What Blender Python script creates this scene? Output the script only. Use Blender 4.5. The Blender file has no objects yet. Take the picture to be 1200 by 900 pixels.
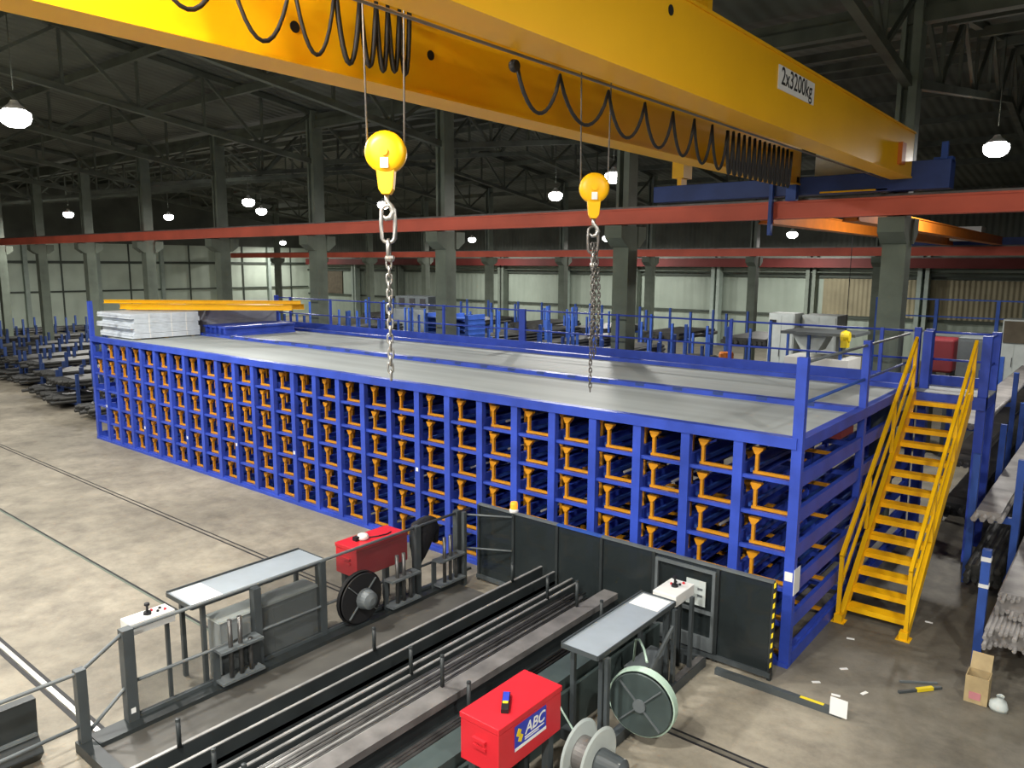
import bpy, bmesh, math, random
from mathutils import Vector, Matrix
random.seed(11)
SC = bpy.context.scene
COL = SC.collection
ORG = {}

# ------------------------------------------------------------------ materials
def mat(name, col, rough=0.5, metal=0.0, var=0.12, scale=3.0, bump=0.0, bscale=40.0, spec=0.4, stretch=None, grime=None):
    m = bpy.data.materials.new(name); m.use_nodes = True
    nt = m.node_tree; b = nt.nodes['Principled BSDF']
    b.inputs['Roughness'].default_value = rough
    b.inputs['Metallic'].default_value = metal
    b.inputs['Specular IOR Level'].default_value = spec
    tc = nt.nodes.new('ShaderNodeTexCoord'); mp = nt.nodes.new('ShaderNodeMapping')
    nt.links.new(tc.outputs['Object'], mp.inputs['Vector'])
    if stretch: mp.inputs['Scale'].default_value = stretch
    nz = nt.nodes.new('ShaderNodeTexNoise'); nz.inputs['Scale'].default_value = scale
    nz.inputs['Detail'].default_value = 5
    nt.links.new(mp.outputs[0], nz.inputs['Vector'])
    rp = nt.nodes.new('ShaderNodeValToRGB')
    lo = [max(0, c * (1 - var)) for c in col]; hi = [min(1, c * (1 + var)) for c in col]
    if grime: lo = list(grime)
    rp.color_ramp.elements[0].position = 0.3; rp.color_ramp.elements[1].position = 0.7
    rp.color_ramp.elements[0].color = (*lo, 1); rp.color_ramp.elements[1].color = (*hi, 1)
    nt.links.new(nz.outputs['Fac'], rp.inputs['Fac'])
    nt.links.new(rp.outputs['Color'], b.inputs['Base Color'])
    if bump:
        n2 = nt.nodes.new('ShaderNodeTexNoise'); n2.inputs['Scale'].default_value = bscale
        nt.links.new(mp.outputs[0], n2.inputs['Vector'])
        bp = nt.nodes.new('ShaderNodeBump'); bp.inputs['Strength'].default_value = bump
        bp.inputs['Distance'].default_value = 0.02
        nt.links.new(n2.outputs['Fac'], bp.inputs['Height']); nt.links.new(bp.outputs[0], b.inputs['Normal'])
    return m

def floor_mat():
    m = mat('worn_concrete', (0.27, 0.245, 0.195), rough=0.62, var=0.26, scale=0.35, bump=0.15, bscale=25)
    nt = m.node_tree; b = nt.nodes['Principled BSDF']
    base = b.inputs['Base Color'].links[0].from_socket
    tc = [n for n in nt.nodes if n.type == 'TEX_COORD'][0]
    n2 = nt.nodes.new('ShaderNodeTexNoise'); n2.inputs['Scale'].default_value = 1.7; n2.inputs['Detail'].default_value = 9
    n2.inputs['Roughness'].default_value = 0.7
    nt.links.new(tc.outputs['Object'], n2.inputs['Vector'])
    r2 = nt.nodes.new('ShaderNodeValToRGB')
    r2.color_ramp.elements[0].position = 0.32; r2.color_ramp.elements[0].color = (0.5, 0.48, 0.47, 1)
    r2.color_ramp.elements[1].position = 0.62; r2.color_ramp.elements[1].color = (1.12, 1.1, 1.06, 1)
    nt.links.new(n2.outputs['Fac'], r2.inputs['Fac'])
    mx = nt.nodes.new('ShaderNodeMix'); mx.data_type = 'RGBA'; mx.blend_type = 'MULTIPLY'
    mx.inputs['Factor'].default_value = 0.8
    nt.links.new(base, mx.inputs['A']); nt.links.new(r2.outputs['Color'], mx.inputs['B'])
    # pale worn patches
    n3 = nt.nodes.new('ShaderNodeTexNoise'); n3.inputs['Scale'].default_value = 0.9; n3.inputs['Detail'].default_value = 3
    nt.links.new(tc.outputs['Object'], n3.inputs['Vector'])
    r3 = nt.nodes.new('ShaderNodeValToRGB')
    r3.color_ramp.elements[0].position = 0.66; r3.color_ramp.elements[0].color = (0, 0, 0, 1)
    r3.color_ramp.elements[1].position = 0.78; r3.color_ramp.elements[1].color = (0.5, 0.5, 0.5, 1)
    nt.links.new(n3.outputs['Fac'], r3.inputs['Fac'])
    m2 = nt.nodes.new('ShaderNodeMix'); m2.data_type = 'RGBA'
    nt.links.new(r3.outputs['Color'], m2.inputs['Factor'])
    nt.links.new(mx.outputs['Result'], m2.inputs['A']); m2.inputs['B'].default_value = (0.45, 0.41, 0.32, 1)
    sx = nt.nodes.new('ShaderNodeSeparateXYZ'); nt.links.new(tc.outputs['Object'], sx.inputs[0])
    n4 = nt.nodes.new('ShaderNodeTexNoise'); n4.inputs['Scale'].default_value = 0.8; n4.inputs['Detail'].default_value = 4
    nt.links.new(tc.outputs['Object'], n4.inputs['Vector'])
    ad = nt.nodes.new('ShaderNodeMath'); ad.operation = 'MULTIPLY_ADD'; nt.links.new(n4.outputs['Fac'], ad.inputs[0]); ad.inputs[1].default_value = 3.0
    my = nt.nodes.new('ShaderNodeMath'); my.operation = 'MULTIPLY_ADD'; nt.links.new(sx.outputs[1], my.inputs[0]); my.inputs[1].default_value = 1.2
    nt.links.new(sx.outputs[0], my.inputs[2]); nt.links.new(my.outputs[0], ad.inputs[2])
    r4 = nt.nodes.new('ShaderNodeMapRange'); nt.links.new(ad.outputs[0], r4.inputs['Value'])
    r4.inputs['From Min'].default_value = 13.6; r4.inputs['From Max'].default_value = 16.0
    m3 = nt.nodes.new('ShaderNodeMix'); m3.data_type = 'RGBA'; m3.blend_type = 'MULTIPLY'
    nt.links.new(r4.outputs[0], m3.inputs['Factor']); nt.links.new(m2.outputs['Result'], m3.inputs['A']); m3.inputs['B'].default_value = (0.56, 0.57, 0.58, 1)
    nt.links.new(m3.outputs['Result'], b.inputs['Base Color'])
    return m

def ribbed(name, col, axis, period, rough=0.6, var=0.15, depth=1.0):
    """sheet with ribs across AXIS"""
    m = mat(name, col, rough=rough, var=var, scale=0.6)
    nt = m.node_tree; b = nt.nodes['Principled BSDF']
    tc = [n for n in nt.nodes if n.type == 'TEX_COORD'][0]
    w = nt.nodes.new('ShaderNodeTexWave'); w.bands_direction = axis; w.wave_profile = 'SIN'
    w.inputs['Scale'].default_value = 0.314 / period
    nt.links.new(tc.outputs['Object'], w.inputs['Vector'])
    bp = nt.nodes.new('ShaderNodeBump'); bp.inputs['Strength'].default_value = depth; bp.inputs['Distance'].default_value = 0.04
    nt.links.new(w.outputs['Fac'], bp.inputs['Height']); nt.links.new(bp.outputs[0], b.inputs['Normal'])
    return m

def emis(name, col, s):
    m = bpy.data.materials.new(name); m.use_nodes = True
    b = m.node_tree.nodes['Principled BSDF']
    b.inputs['Base Color'].default_value = (*col, 1)
    b.inputs['Emission Color'].default_value = (*col, 1); b.inputs['Emission Strength'].default_value = s
    return m

def smoky(name, col, alpha):
    m = mat(name, col, rough=0.25, var=0.1, scale=2)
    m.node_tree.nodes['Principled BSDF'].inputs['Alpha'].default_value = alpha
    return m

BLUE = mat('rack_blue', (0.036, 0.078, 0.47), 0.42, 0, 0.18, 2.5)
BLUE2 = BLUE2_ = mat('frame_blue', (0.03, 0.085, 0.36), 0.5, 0, 0.25, 2.5)
BLUE3 = mat('shaded_frame_blue', (0.022, 0.05, 0.17), 0.6, 0, 0.3, 2)  # frame blue darkened, shade over the far floor racks put into the colour
NAVY = mat('carriage_navy', (0.03, 0.06, 0.22), 0.5, 0, 0.2, 2)
YEL = mat('stair_yellow', (0.97, 0.52, 0.004), 0.4, 0, 0.08, 2)
CASY = mat('cassette_yellow', (0.66, 0.28, 0.012), 0.42, 0, 0.2, 4)
GIRD = mat('crane_yellow', (0.95, 0.50, 0.005), 0.4, 0, 0.06, 0.8)
RED = mat('box_red', (0.58, 0.02, 0.03), 0.38, 0, 0.08, 3)
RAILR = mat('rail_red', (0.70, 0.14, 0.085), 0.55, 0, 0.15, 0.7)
CONC = mat('column_concrete', (0.14, 0.165, 0.13), 0.85, 0, 0.22, 1.6, 0.15, 20)
STEELG = mat('column_steel', (0.17, 0.20, 0.165), 0.6, 0, 0.2, 2)
DARKROOF = ribbed('roof_sheet', (0.098, 0.108, 0.088), 'X', 0.35, 0.7, 0.35, 0.8)
TRUSS = mat('truss_steel', (0.10, 0.115, 0.092), 0.65, 0, 0.3, 1.5)
WALLP = ribbed('wall_sheet', (0.34, 0.40, 0.335), 'X', 0.5, 0.55, 0.10, 0.5)
WALLE = ribbed('wall_sheet_end', (0.52, 0.60, 0.50), 'Y', 0.9, 0.55, 0.12, 0.5)
WALLD = ribbed('dark_cladding', (0.10, 0.112, 0.094), 'X', 0.3, 0.7, 0.25, 0.8)
TAN = ribbed('tan_boards', (0.29, 0.26, 0.165), 'X', 0.25, 0.7, 0.25, 0.8)
TRIM = mat('trim_dark', (0.06, 0.075, 0.06), 0.6)
TRIML = mat('trim_light', (0.36, 0.43, 0.38), 0.6)
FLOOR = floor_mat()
DECK = mat('galvanised_deck', (0.40, 0.435, 0.43), 0.62, 0.0, 0.17, 1.2, stretch=(0.12, 1.6, 1))
GREY = mat('machine_grey', (0.060, 0.070, 0.074), 0.45, 0, 0.15, 3)
GREYM = mat('mid_grey', (0.12, 0.135, 0.14), 0.45, 0, 0.15, 3)
GREYL = mat('tray_grey', (0.30, 0.34, 0.375), 0.33, 0.0, 0.08, 3)
PALEG = mat('pale_grey', (0.55, 0.60, 0.58), 0.5, 0, 0.1, 3)
GREYD = mat('dark_machine_grey', (0.026, 0.031, 0.032), 0.45, 0, 0.2, 3)
GREENG = mat('green_grey_plate', (0.05, 0.068, 0.066), 0.45, 0, 0.2, 3)
CABG = mat('cabinet_grey', (0.22, 0.24, 0.24), 0.5, 0, 0.1, 3)
PILE = mat('pile_steel', (0.29, 0.275, 0.265), 0.45, 0.2, 0.35, 3)
PLATF = mat('platform_plate', (0.088, 0.084, 0.075), 0.55, 0.1, 0.3, 1.5)
BLACK = mat('black_rubber', (0.014, 0.014, 0.015), 0.6)
CLOTH = mat('black_cloth', (0.012, 0.012, 0.014), 0.9, 0, 0.3, 14, 0.6, 30)
BARS = mat('dark_bar_steel', (0.10, 0.098, 0.095), 0.32, 0.5, 0.5, 4)
BARB = mat('bright_bar_steel', (0.30, 0.295, 0.285), 0.35, 0.3, 0.3, 4)
BARW = mat('wide_beam_steel', (0.20, 0.19, 0.182), 0.5, 0.4, 0.3, 4)
SHINY = mat('polished_steel', (0.55, 0.54, 0.50), 0.35, 0.6, 0.1, 3)
YARD = mat('yard_bar_steel', (0.042, 0.042, 0.04), 0.5, 0.35, 0.5, 2.5, stretch=(1, 1, 1))
YARDL = mat('yard_pale_steel', (0.125, 0.12, 0.112), 0.5, 0.3, 0.35, 2.5)
WHITE = mat('white_paint', (0.78, 0.78, 0.75), 0.5, 0, 0.04, 3)
PAPER = mat('paper', (0.82, 0.82, 0.80), 0.7, 0, 0.03, 3)
CARD = mat('cardboard', (0.42, 0.32, 0.17), 0.8, 0, 0.15, 6)
INK = mat('ink_black', (0.01, 0.01, 0.012), 0.6, 0, 0.02)
SIGNB = mat('sign_blue', (0.03, 0.05, 0.42), 0.5, 0, 0.05)
SIGNY = mat('sign_yellow', (0.80, 0.60, 0.02), 0.5, 0, 0.05)
HOSE = mat('pale_green_hose', (0.42, 0.56, 0.46), 0.45, 0, 0.1, 4)
WPACK = mat('white_sheet_pack', (0.66, 0.71, 0.76), 0.5, 0, 0.15, 3)
GPACK = mat('grey_sheet_pack', (0.27, 0.28, 0.34), 0.6, 0, 0.12, 2)
CHAINM = mat('chain_steel', (0.40, 0.39, 0.37), 0.35, 0.8, 0.3, 12)
CHAIND = mat('chain_dark', (0.16, 0.15, 0.14), 0.4, 0.7, 0.3, 12)
ORANGE = mat('orange_paint', (0.62, 0.17, 0.015), 0.5, 0, 0.1)
CABRED = mat('cabinet_red', (0.16, 0.018, 0.024), 0.5, 0, 0.1)
BROWN = mat('brown_board', (0.12, 0.10, 0.07), 0.8, 0, 0.2)
SMOKE = smoky('smoky_pane', (0.07, 0.078, 0.078), 0.27)
SCREEN = smoky('dark_screen', (0.022, 0.028, 0.029), 0.86)
LENS = emis('lamp_lens', (1.0, 0.98, 0.94), 13)
SKYL = emis('lit_opening', (0.95, 0.98, 1.0), 2.2)
BEAC = emis('beacon_orange', (1.0, 0.35, 0.02), 0.5)

# ------------------------------------------------------------------ mesh builder
class MB:
    def __init__(s): s.v = []; s.f = []; s.sm = []
    def add(s, vs, fs, smooth=False):
        b = len(s.v); s.v += [Vector(v) for v in vs]
        s.f += [tuple(b + i for i in f) for f in fs]; s.sm += [smooth] * len(fs); return s
    def box(s, x0, x1, y0, y1, z0, z1):
        vs = [(x, y, z) for x in (x0, x1) for y in (y0, y1) for z in (z0, z1)]
        return s.add(vs, [(0, 1, 3, 2), (4, 6, 7, 5), (0, 4, 5, 1), (2, 3, 7, 6), (0, 2, 6, 4), (1, 5, 7, 3)])
    def bar(s, p, q, w, h, up=(0, 0, 1)):
        p = Vector(p); q = Vector(q); d = (q - p).normalized(); u = Vector(up)
        if abs(d.dot(u)) > 0.98: u = Vector((0, 1, 0))
        r = d.cross(u).normalized(); u = r.cross(d)
        vs = []
        for c in (p, q):
            for a, b in ((-1, -1), (1, -1), (1, 1), (-1, 1)): vs.append(c + r * a * w / 2 + u * b * h / 2)
        return s.add(vs, [(3, 2, 1, 0), (4, 5, 6, 7), (0, 1, 5, 4), (1, 2, 6, 5), (2, 3, 7, 6), (3, 0, 4, 7)])
    def tube(s, pts, r, n=8, closed=False):
        pts = [Vector(p) for p in pts]; N = len(pts); vs = []; fs = []
        prev = None
        for i, p in enumerate(pts):
            if closed: d = pts[(i + 1) % N] - pts[i - 1]
            else: d = pts[min(i + 1, N - 1)] - pts[max(i - 1, 0)]
            d.normalize()
            if prev is None:
                u = Vector((0, 0, 1)) if abs(d.z) < 0.9 else Vector((1, 0, 0))
            else: u = prev
            a = d.cross(u).normalized(); u = a.cross(d).normalized(); prev = u
            rr = r[i] if isinstance(r, (list, tuple)) else r
            for k in range(n):
                t = 2 * math.pi * k / n; vs.append(p + a * math.cos(t) * rr + u * math.sin(t) * rr)
        M = N if closed else N - 1
        for i in range(M):
            j = (i + 1) % N
            for k in range(n):
                fs.append((i * n + k, i * n + (k + 1) % n, j * n + (k + 1) % n, j * n + k))
        s.add(vs, fs, True)
        if not closed:
            b = len(s.v) - N * n
            s.f.append(tuple(b + k for k in range(n))[::-1]); s.sm.append(False)
            s.f.append(tuple(b + (N - 1) * n + k for k in range(n))); s.sm.append(False)
        return s
    def lathe(s, prof, c, axis='Z', n=24):
        """prof: list of (r, h) along axis"""
        c = Vector(c); vs = []; fs = []
        for r, h in prof:
            for k in range(n):
                t = 2 * math.pi * k / n; a, b = r * math.cos(t), r * math.sin(t)
                vs.append(c + (Vector((a, b, h)) if axis == 'Z' else Vector((h, a, b)) if axis == 'X' else Vector((a, h, b))))
        for i in range(len(prof) - 1):
            for k in range(n):
                fs.append((i * n + k, i * n + (k + 1) % n, (i + 1) * n + (k + 1) % n, (i + 1) * n + k))
        return s.add(vs, fs, False)
    def prism(s, poly, axis, a, b):
        """poly: 2D outline; extruded along axis from a to b. X:(y,z) Y:(x,z) Z:(x,y)"""
        def P(u, v, t): return (t, u, v) if axis == 'X' else (u, t, v) if axis == 'Y' else (u, v, t)
        n = len(poly)
        vs = [P(u, v, a) for u, v in poly] + [P(u, v, b) for u, v in poly]
        fs = [tuple(range(n))[::-1], tuple(range(n, 2 * n))] + [(i, (i + 1) % n, n + (i + 1) % n, n + i) for i in range(n)]
        return s.add(vs, fs)
    def build(s, name, m, parent=None, bevel=0):
        vs = s.v
        if parent is not None: o0 = ORG[parent.name]
        else:
            xs = [v.x for v in vs]; ys = [v.y for v in vs]; zs = [v.z for v in vs]
            o0 = Vector(((min(xs) + max(xs)) / 2, (min(ys) + max(ys)) / 2, min(zs)))
        me = bpy.data.meshes.new(name)
        me.from_pydata([tuple(v - o0) for v in vs], [], s.f)
        me.polygons.foreach_set('use_smooth', s.sm)
        bm = bmesh.new(); bm.from_mesh(me); bmesh.ops.recalc_face_normals(bm, faces=bm.faces); bm.to_mesh(me); bm.free()
        me.materials.append(m); me.update()
        o = bpy.data.objects.new(name, me); COL.objects.link(o)
        if parent is not None: o.parent = parent
        else: o.location = o0
        ORG[o.name] = o0.copy()
        if bevel:
            b = o.modifiers.new('bevel', 'BEVEL'); b.width = bevel; b.segments = 2; b.limit_method = 'ANGLE'
        return o

def tag(o, label, cat, group=None):
    o['label'] = label; o['category'] = cat
    if group: o['group'] = group
    return o
def thing(name, label, cat, loc, group=None):
    o = bpy.data.objects.new(name, None); COL.objects.link(o); o.location = loc
    o.empty_display_size = 0.2
    ORG[o.name] = Vector(loc); return tag(o, label, cat, group)
def struct(name, mb, m, bevel=0):
    o = mb.build(name, m, None, bevel); o['kind'] = 'structure'; return o
def kids(o): return [c for c in ALLKIDS.get(o.name, [])]
def copy_tree(o, loc=None, parent=None):
    c = o.copy(); COL.objects.link(c)
    if parent is not None: c.parent = parent
    if loc is not None: c.location = loc
    for ch in list(o.children): copy_tree(ch, None, c)
    return c
def text_mesh(body, size, name, m, parent, M, extrude=0.002, align='CENTER', bold=0.0, shear=0.0):
    cu = bpy.data.curves.new('tmp_text', 'FONT'); cu.body = body; cu.size = size; cu.extrude = extrude
    cu.offset = bold; cu.shear = shear; cu.align_x = align; cu.align_y = 'CENTER'
    t = bpy.data.objects.new('tmp_text', cu); COL.objects.link(t)
    dg = bpy.context.evaluated_depsgraph_get()
    me = bpy.data.meshes.new_from_object(t.evaluated_get(dg))
    bpy.data.objects.remove(t); bpy.data.curves.remove(cu)
    o0 = ORG[parent.name]
    me.transform(Matrix.Translation(-o0) @ M)
    me.materials.clear(); me.materials.append(m); me.name = name
    o = bpy.data.objects.new(name, me); COL.objects.link(o); o.parent = parent; ORG[o.name] = o0.copy()
    return o
# text laid on a +X facing plane: reading direction +Y, up +Z
def M_px(x, y, z): return Matrix(((0, 0, 1, x), (1, 0, 0, y), (0, 1, 0, z), (0, 0, 0, 1)))

ORD = ['first', 'second', 'third', 'fourth', 'fifth', 'sixth', 'seventh', 'eighth', 'ninth', 'tenth', 'eleventh', 'twelfth', 'thirteenth',
       'fourteenth', 'fifteenth', 'sixteenth', 'seventeenth', 'eighteenth', 'nineteenth', 'twentieth', 'twenty-first', 'twenty-second',
       'twenty-third', 'twenty-fourth', 'twenty-fifth', 'twenty-sixth', 'twenty-seventh', 'twenty-eighth', 'twenty-ninth', 'thirtieth']

# ------------------------------------------------------------------ camera
cd = bpy.data.cameras.new('camera'); cam = bpy.data.objects.new('camera', cd); COL.objects.link(cam); SC.camera = cam
cd.sensor_width = 36; cd.lens = 26.9156; cd.clip_end = 400
R_, U_, F_ = (0.7742351, 0.6328756, 0.0053348), (-0.1014804, 0.1158182, 0.9880728), (-0.6247092, 0.7655421, -0.153895)
cam.matrix_world = Matrix(((R_[0], U_[0], -F_[0], 3.0824), (R_[1], U_[1], -F_[1], -9.3114), (R_[2], U_[2], -F_[2], 5.087), (0, 0, 0, 1)))

# ------------------------------------------------------------------ setting
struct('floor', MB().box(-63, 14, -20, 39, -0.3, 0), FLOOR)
struct('wall_back', MB().box(-63, 14, 38, 38.3, 0, 5.7), WALLP)
struct('wall_back_upper', MB().box(-63, 14, 38, 38.3, 5.7, 12), WALLD)
struct('wall_end', MB().box(-62.4, -62, -20, 38, 0, 6.6), WALLE)
struct('wall_end_upper', MB().box(-62.4, -62, -20, 38, 6.6, 12), WALLD)
struct('wall_side', MB().box(14, 14.3, -20, 38, 0, 12), WALLD)
struct('wall_near', MB().box(-63, 14, -20.3, -20, 0, 12), WALLD)
n = 1
for z, h in ((4.42, 0.14), (2.08, 0.14), (5.25, 0.1), (4.9, 0.08)):
    struct('trim_%d' % n, MB().box(-62, 14, 37.86, 38, z, z + h), TRIM if z < 4.5 else TRIML); n += 1
for z, h in ((2.78, 0.12), (5.0, 0.2)):
    struct('trim_%d' % n, MB().box(-62, -61.85, -20, 37.8, z, z + h), TRIM); n += 1
for k, (x0, x1) in enumerate(((-11.6, -6.5), (-5.9, 3.0), (-59.2, -56.6), (-70, -69))):
    if x0 < -62: continue
    struct('wall_panel_tan', MB().box(x0, x1, 37.9, 38, 2.25, 4.38), TAN if k < 2 else BROWN)
for k in range(5):   # vertical posts of the end wall
    y = 12.5 + 5.2 * k
    struct('trim_%d' % n, MB().box(-61.95, -61.65, y - 0.15, y + 0.15, 0, 6.6), TRIML); n += 1
    struct('trim_%d' % n, MB().box(-61.98, -61.9, y + 2.5, y + 2.6, 0, 6.6), TRIM); n += 1

# roofs: two pitched bays, ribs run down the slope
def roof_plane(name, y0, z0, y1, z1):
    m = MB().prism([(y0, z0), (y1, z1), (y1, z1 + 0.2), (y0, z0 + 0.2)], 'X', -63, 14)
    struct(name, m, DARKROOF)
roof_plane('roof_near_slope', -20, 9.6, -5.0, 11.6)
roof_plane('roof_main_slope', -5.0, 11.6, 6.8, 10.05)
roof_plane('roof_second_rise', 6.8, 10.05, 18.1, 11.6)
roof_plane('roof_second_fall', 18.1, 11.6, 29.4, 10.05)
roof_plane('roof_far_slope', 29.4, 10.05, 38.3, 9.2)
for i, (y, z) in enumerate([(-17, 9.85), (-13, 10.38), (-9, 10.9), (-5, 11.35), (-2, 11.05), (1, 10.66), (4, 10.27), (6.8, 9.9), (9.5, 10.27), (12.5, 10.68), (15.5, 11.09), (18.1, 11.4),
                           (21, 11.05), (24, 10.64), (27, 10.23)]):
    struct('roof_purlin_beam', MB().box(-62, 14, y - 0.06, y + 0.06, z - 0.22, z), TRUSS)
# longitudinal tie beams on the column heads
struct('eaves_beam', MB().box(-62, 14, 6.68, 6.92, 9.45, 9.7), TRUSS)
struct('eaves_beam', MB().box(-62, 14, 29.3, 29.5, 9.45, 9.7), TRUSS)

COLX = [-0.62 - 5.97 * k for k in range(-1, 10)]
def truss(x, y0, y1, name):
    ym = (y0 + y1) / 2; m = MB()
    zb = lambda y: 8.4 + (1 - abs(y - ym) / (ym - y0)) * 1.55
    zt = lambda y: 9.95 + (1 - abs(y - ym) / (ym - y0)) * 1.5
    t = MB()
    for a, b in ((y0, ym), (ym, y1)):
        t.bar((x, a, zb(a)), (x, b, zb(b)), 0.16, 0.16); t.bar((x, a, zt(a)), (x, b, zt(b)), 0.16, 0.16)
    N = 12; st = (y1 - y0) / N
    for i in range(N):
        a, b = y0 + i * st, y0 + (i + 1) * st
        if i % 2 == 0: t.bar((x, a, zt(a)), (x, b, zb(b)), 0.08, 0.08)
        else: t.bar((x, a, zb(a)), (x, b, zt(b)), 0.08, 0.08)
        if i: t.bar((x, a, zb(a)), (x, a, zt(a)), 0.07, 0.07)
    struct(name, t, TRUSS)
for x in COLX[1:]:
    truss(x, -16.0, 6.75, 'roof_truss_beam')
for k in range(10):
    truss(-0.5 - 6.0 * k, 6.85, 29.35, 'second_bay_truss_beam')

# columns
def column(x, y, zrail, nm, w, d, both=True):
    m = MB().box(x - w / 2, x + w / 2, y - d / 2, y + d / 2, 0, zrail - 0.02)
    # corbels under the crane rail
    for s in ((-1, 1) if both else (-1,)):
        m.prism([(y + s * d / 2, zrail - 0.5), (y + s * (d / 2 + 0.08), zrail - 0.5), (y + s * (d / 2 + 0.36), zrail - 0.3), (y + s * (d / 2 + 0.36), zrail - 0.02), (y + s * d / 2, zrail - 0.02)], 'X', x - w / 2 - 0.02, x + w / 2 + 0.02)
    o = struct(nm, m, CONC)
    u = MB().box(x - w * 0.4, x - w * 0.22, y - 0.2, y + 0.2, zrail - 0.02, 10.0)
    u.box(x + w * 0.05, x + w * 0.4, y - 0.2, y + 0.2, zrail - 0.02, 10.0)
    u.box(x - w * 0.22, x + w * 0.05, y - 0.02, y + 0.02, zrail - 0.02, 10.0)
    struct(nm + '_upper', u, STEELG)
for x in COLX: column(x, 6.8, 6.02, 'concrete_column', 0.42, 0.42)
for k in range(10): column(-0.5 - 6.0 * k, 29.4, 5.58, 'far_row_column', 0.42, 0.42)
for k in range(10):
    x = -0.2 - 6.0 * k
    struct('wall_pier_column', MB().box(x - 0.28, x - 0.06, 37.3, 37.85, 0, 5.7).box(x + 0.1, x + 0.3, 37.3, 37.85, 0, 5.7), TRIML if k % 2 else STEELG)
# pipes along the back wall
pt = MB()
for z in (5.0, 5.12, 4.75): pt.tube([(-61, 37.6, z), (13, 37.6, z)], 0.05, 6)
tag(pt.build('wall_pipe', STEELG), 'grey service pipes running along the top of the pale back wall', 'pipe')

# crane runways
def runway(nm, lab, y, z0, z1, x0=-61, x1=13, rm=None):
    rm = rm or RAILR
    t = thing(nm, lab, 'crane rail', ((x0 + x1) / 2, y, z0))
    MB().box(x0, x1, y - 0.02, y + 0.02, z0 + 0.04, z1 - 0.04).box(x0, x1, y - 0.16, y + 0.16, z0, z0 + 0.04).box(x0, x1, y - 0.16, y + 0.16, z1 - 0.04, z1)\
        .box(x0, x1, y - 0.13, y - 0.02, z0 + 0.04, z1 - 0.04).build('beam_web', rm, t)
    MB().box(x0, x1, y - 0.03, y + 0.03, z1, z1 + 0.05).build('rail_head', BARW, t)
    return t
runway('crane_runway', 'long red runway beam carried by the near row of concrete columns', 6.3, 6.02, 6.36)
runway('crane_runway', 'red runway beam on the middle row of columns, beyond the near one', 29.0, 5.58, 5.96)
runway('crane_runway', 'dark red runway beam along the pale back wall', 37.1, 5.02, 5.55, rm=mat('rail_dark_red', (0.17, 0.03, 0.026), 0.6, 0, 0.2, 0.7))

# ------------------------------------------------------------------ lamps
LAMPS = [
    (-14.3, -3.4, 8.0, 'high-bay lamp glowing at the edge beside the crane girder'),
    (-46.5, 9.9, 8.0, 'small glowing high-bay lamp farthest along the end wall side'),
    (-43.8, 14.6, 8.0, 'glowing high-bay lamp seen between the second and third column from the end wall'),
    (-29.4, 11.1, 8.0, 'upper one of the two glowing lamps that hang close together'),
    (-34.4, 15.0, 8.0, 'lower one of the two glowing lamps that hang close together'),
    (-15.9, 16.7, 8.0, 'bright high-bay lamp hanging between the two crane hooks'),
    (-10.4, 12.3, 8.0, 'bright high-bay lamp glowing right behind the far hook block'),
    (0.05, 12.6, 8.0, 'bright high-bay lamp glowing beside the end of the crane'),
    (-25.4, 15.8, 8.0, 'high-bay lamp glowing just below the near hook block'),
    (-58.9, 33.0, 7.1, 'tiny far lamp under the red runway by the corner column'),
    (-35.3, 33.0, 7.0, 'small far lamp glowing under the red runway behind the chain'),
    (-23.7, 33.0, 6.9, 'small far lamp glowing under the red runway behind the second chain'),
    (-11.9, 33.0, 6.9, 'small far lamp glowing under the red runway below the blue carriage'),
    (-1.45, -8.8, 8.5, 'high-bay lamp hung over the near end of the crane'),
    (-7.5, -5.5, 8.6, 'unseen fill lamp added over the open aisle'),  # from here down: out-of-view lamps, added to fill aisle, rack and stairs
    (-24.0, -4.5, 8.4, 'unseen fill lamp added over the far aisle'),
    (-34.0, -4.5, 8.4, 'unseen fill lamp added over the aisle end by the bar yard'),
    (7.5, 2.5, 8.6, 'unseen fill lamp added beyond the staircase aisle'),
    (5.5, -5.5, 8.6, 'unseen fill lamp added over the viewing end of the aisle'),
    (-8.0, -13.5, 8.6, 'unseen fill lamp added behind the viewing platform'),
    (-20.0, -13.0, 8.6, 'unseen fill lamp added over the far side of the aisle'),
    (2.5, -15.0, 8.6, 'unseen fill lamp added far behind the viewing platform'),
]
POW = [450, 520, 520, 470, 520, 560, 500, 330, 560, 260, 360, 360, 360, 500, 460, 430, 400, 140, 330, 560, 400, 1150]
proto = None
for i, (x, y, z, lab) in enumerate(LAMPS):
    if proto is None:
        proto = thing('hanging_bay_lamp', lab, 'lamp', (x, y, z), 'high-bay lamps under the roof')
        MB().lathe([(0.20, 0.0), (0.21, 0.02), (0.16, 0.08), (0.10, 0.13), (0.06, 0.2), (0.001, 0.21)], (x, y, z), n=20).build('reflector', WHITE, proto)
        MB().lathe([(0.001, -0.32), (0.14, -0.30), (0.24, -0.23), (0.28, -0.13), (0.27, -0.03), (0.19, 0.01), (0.001, 0.01)], (x, y, z), n=20).build('lens', LENS, proto)
        MB().tube([(x, y, z + 0.4), (x, y, z + 2.4)], 0.012, 6).build('suspension_rod', TRUSS, proto)
    else:
        o = copy_tree(proto, (x, y, z)); tag(o, lab, 'lamp', 'high-bay lamps under the roof')
    ld = bpy.data.lights.new('lamp_light', 'AREA'); ld.shape = 'DISK'; ld.size = 0.5; ld.energy = POW[i]; ld.color = (1.0, 0.975, 0.92)
    lo = bpy.data.objects.new('lamp_light', ld); COL.objects.link(lo); lo.location = (x, y, z - 0.34)

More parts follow.
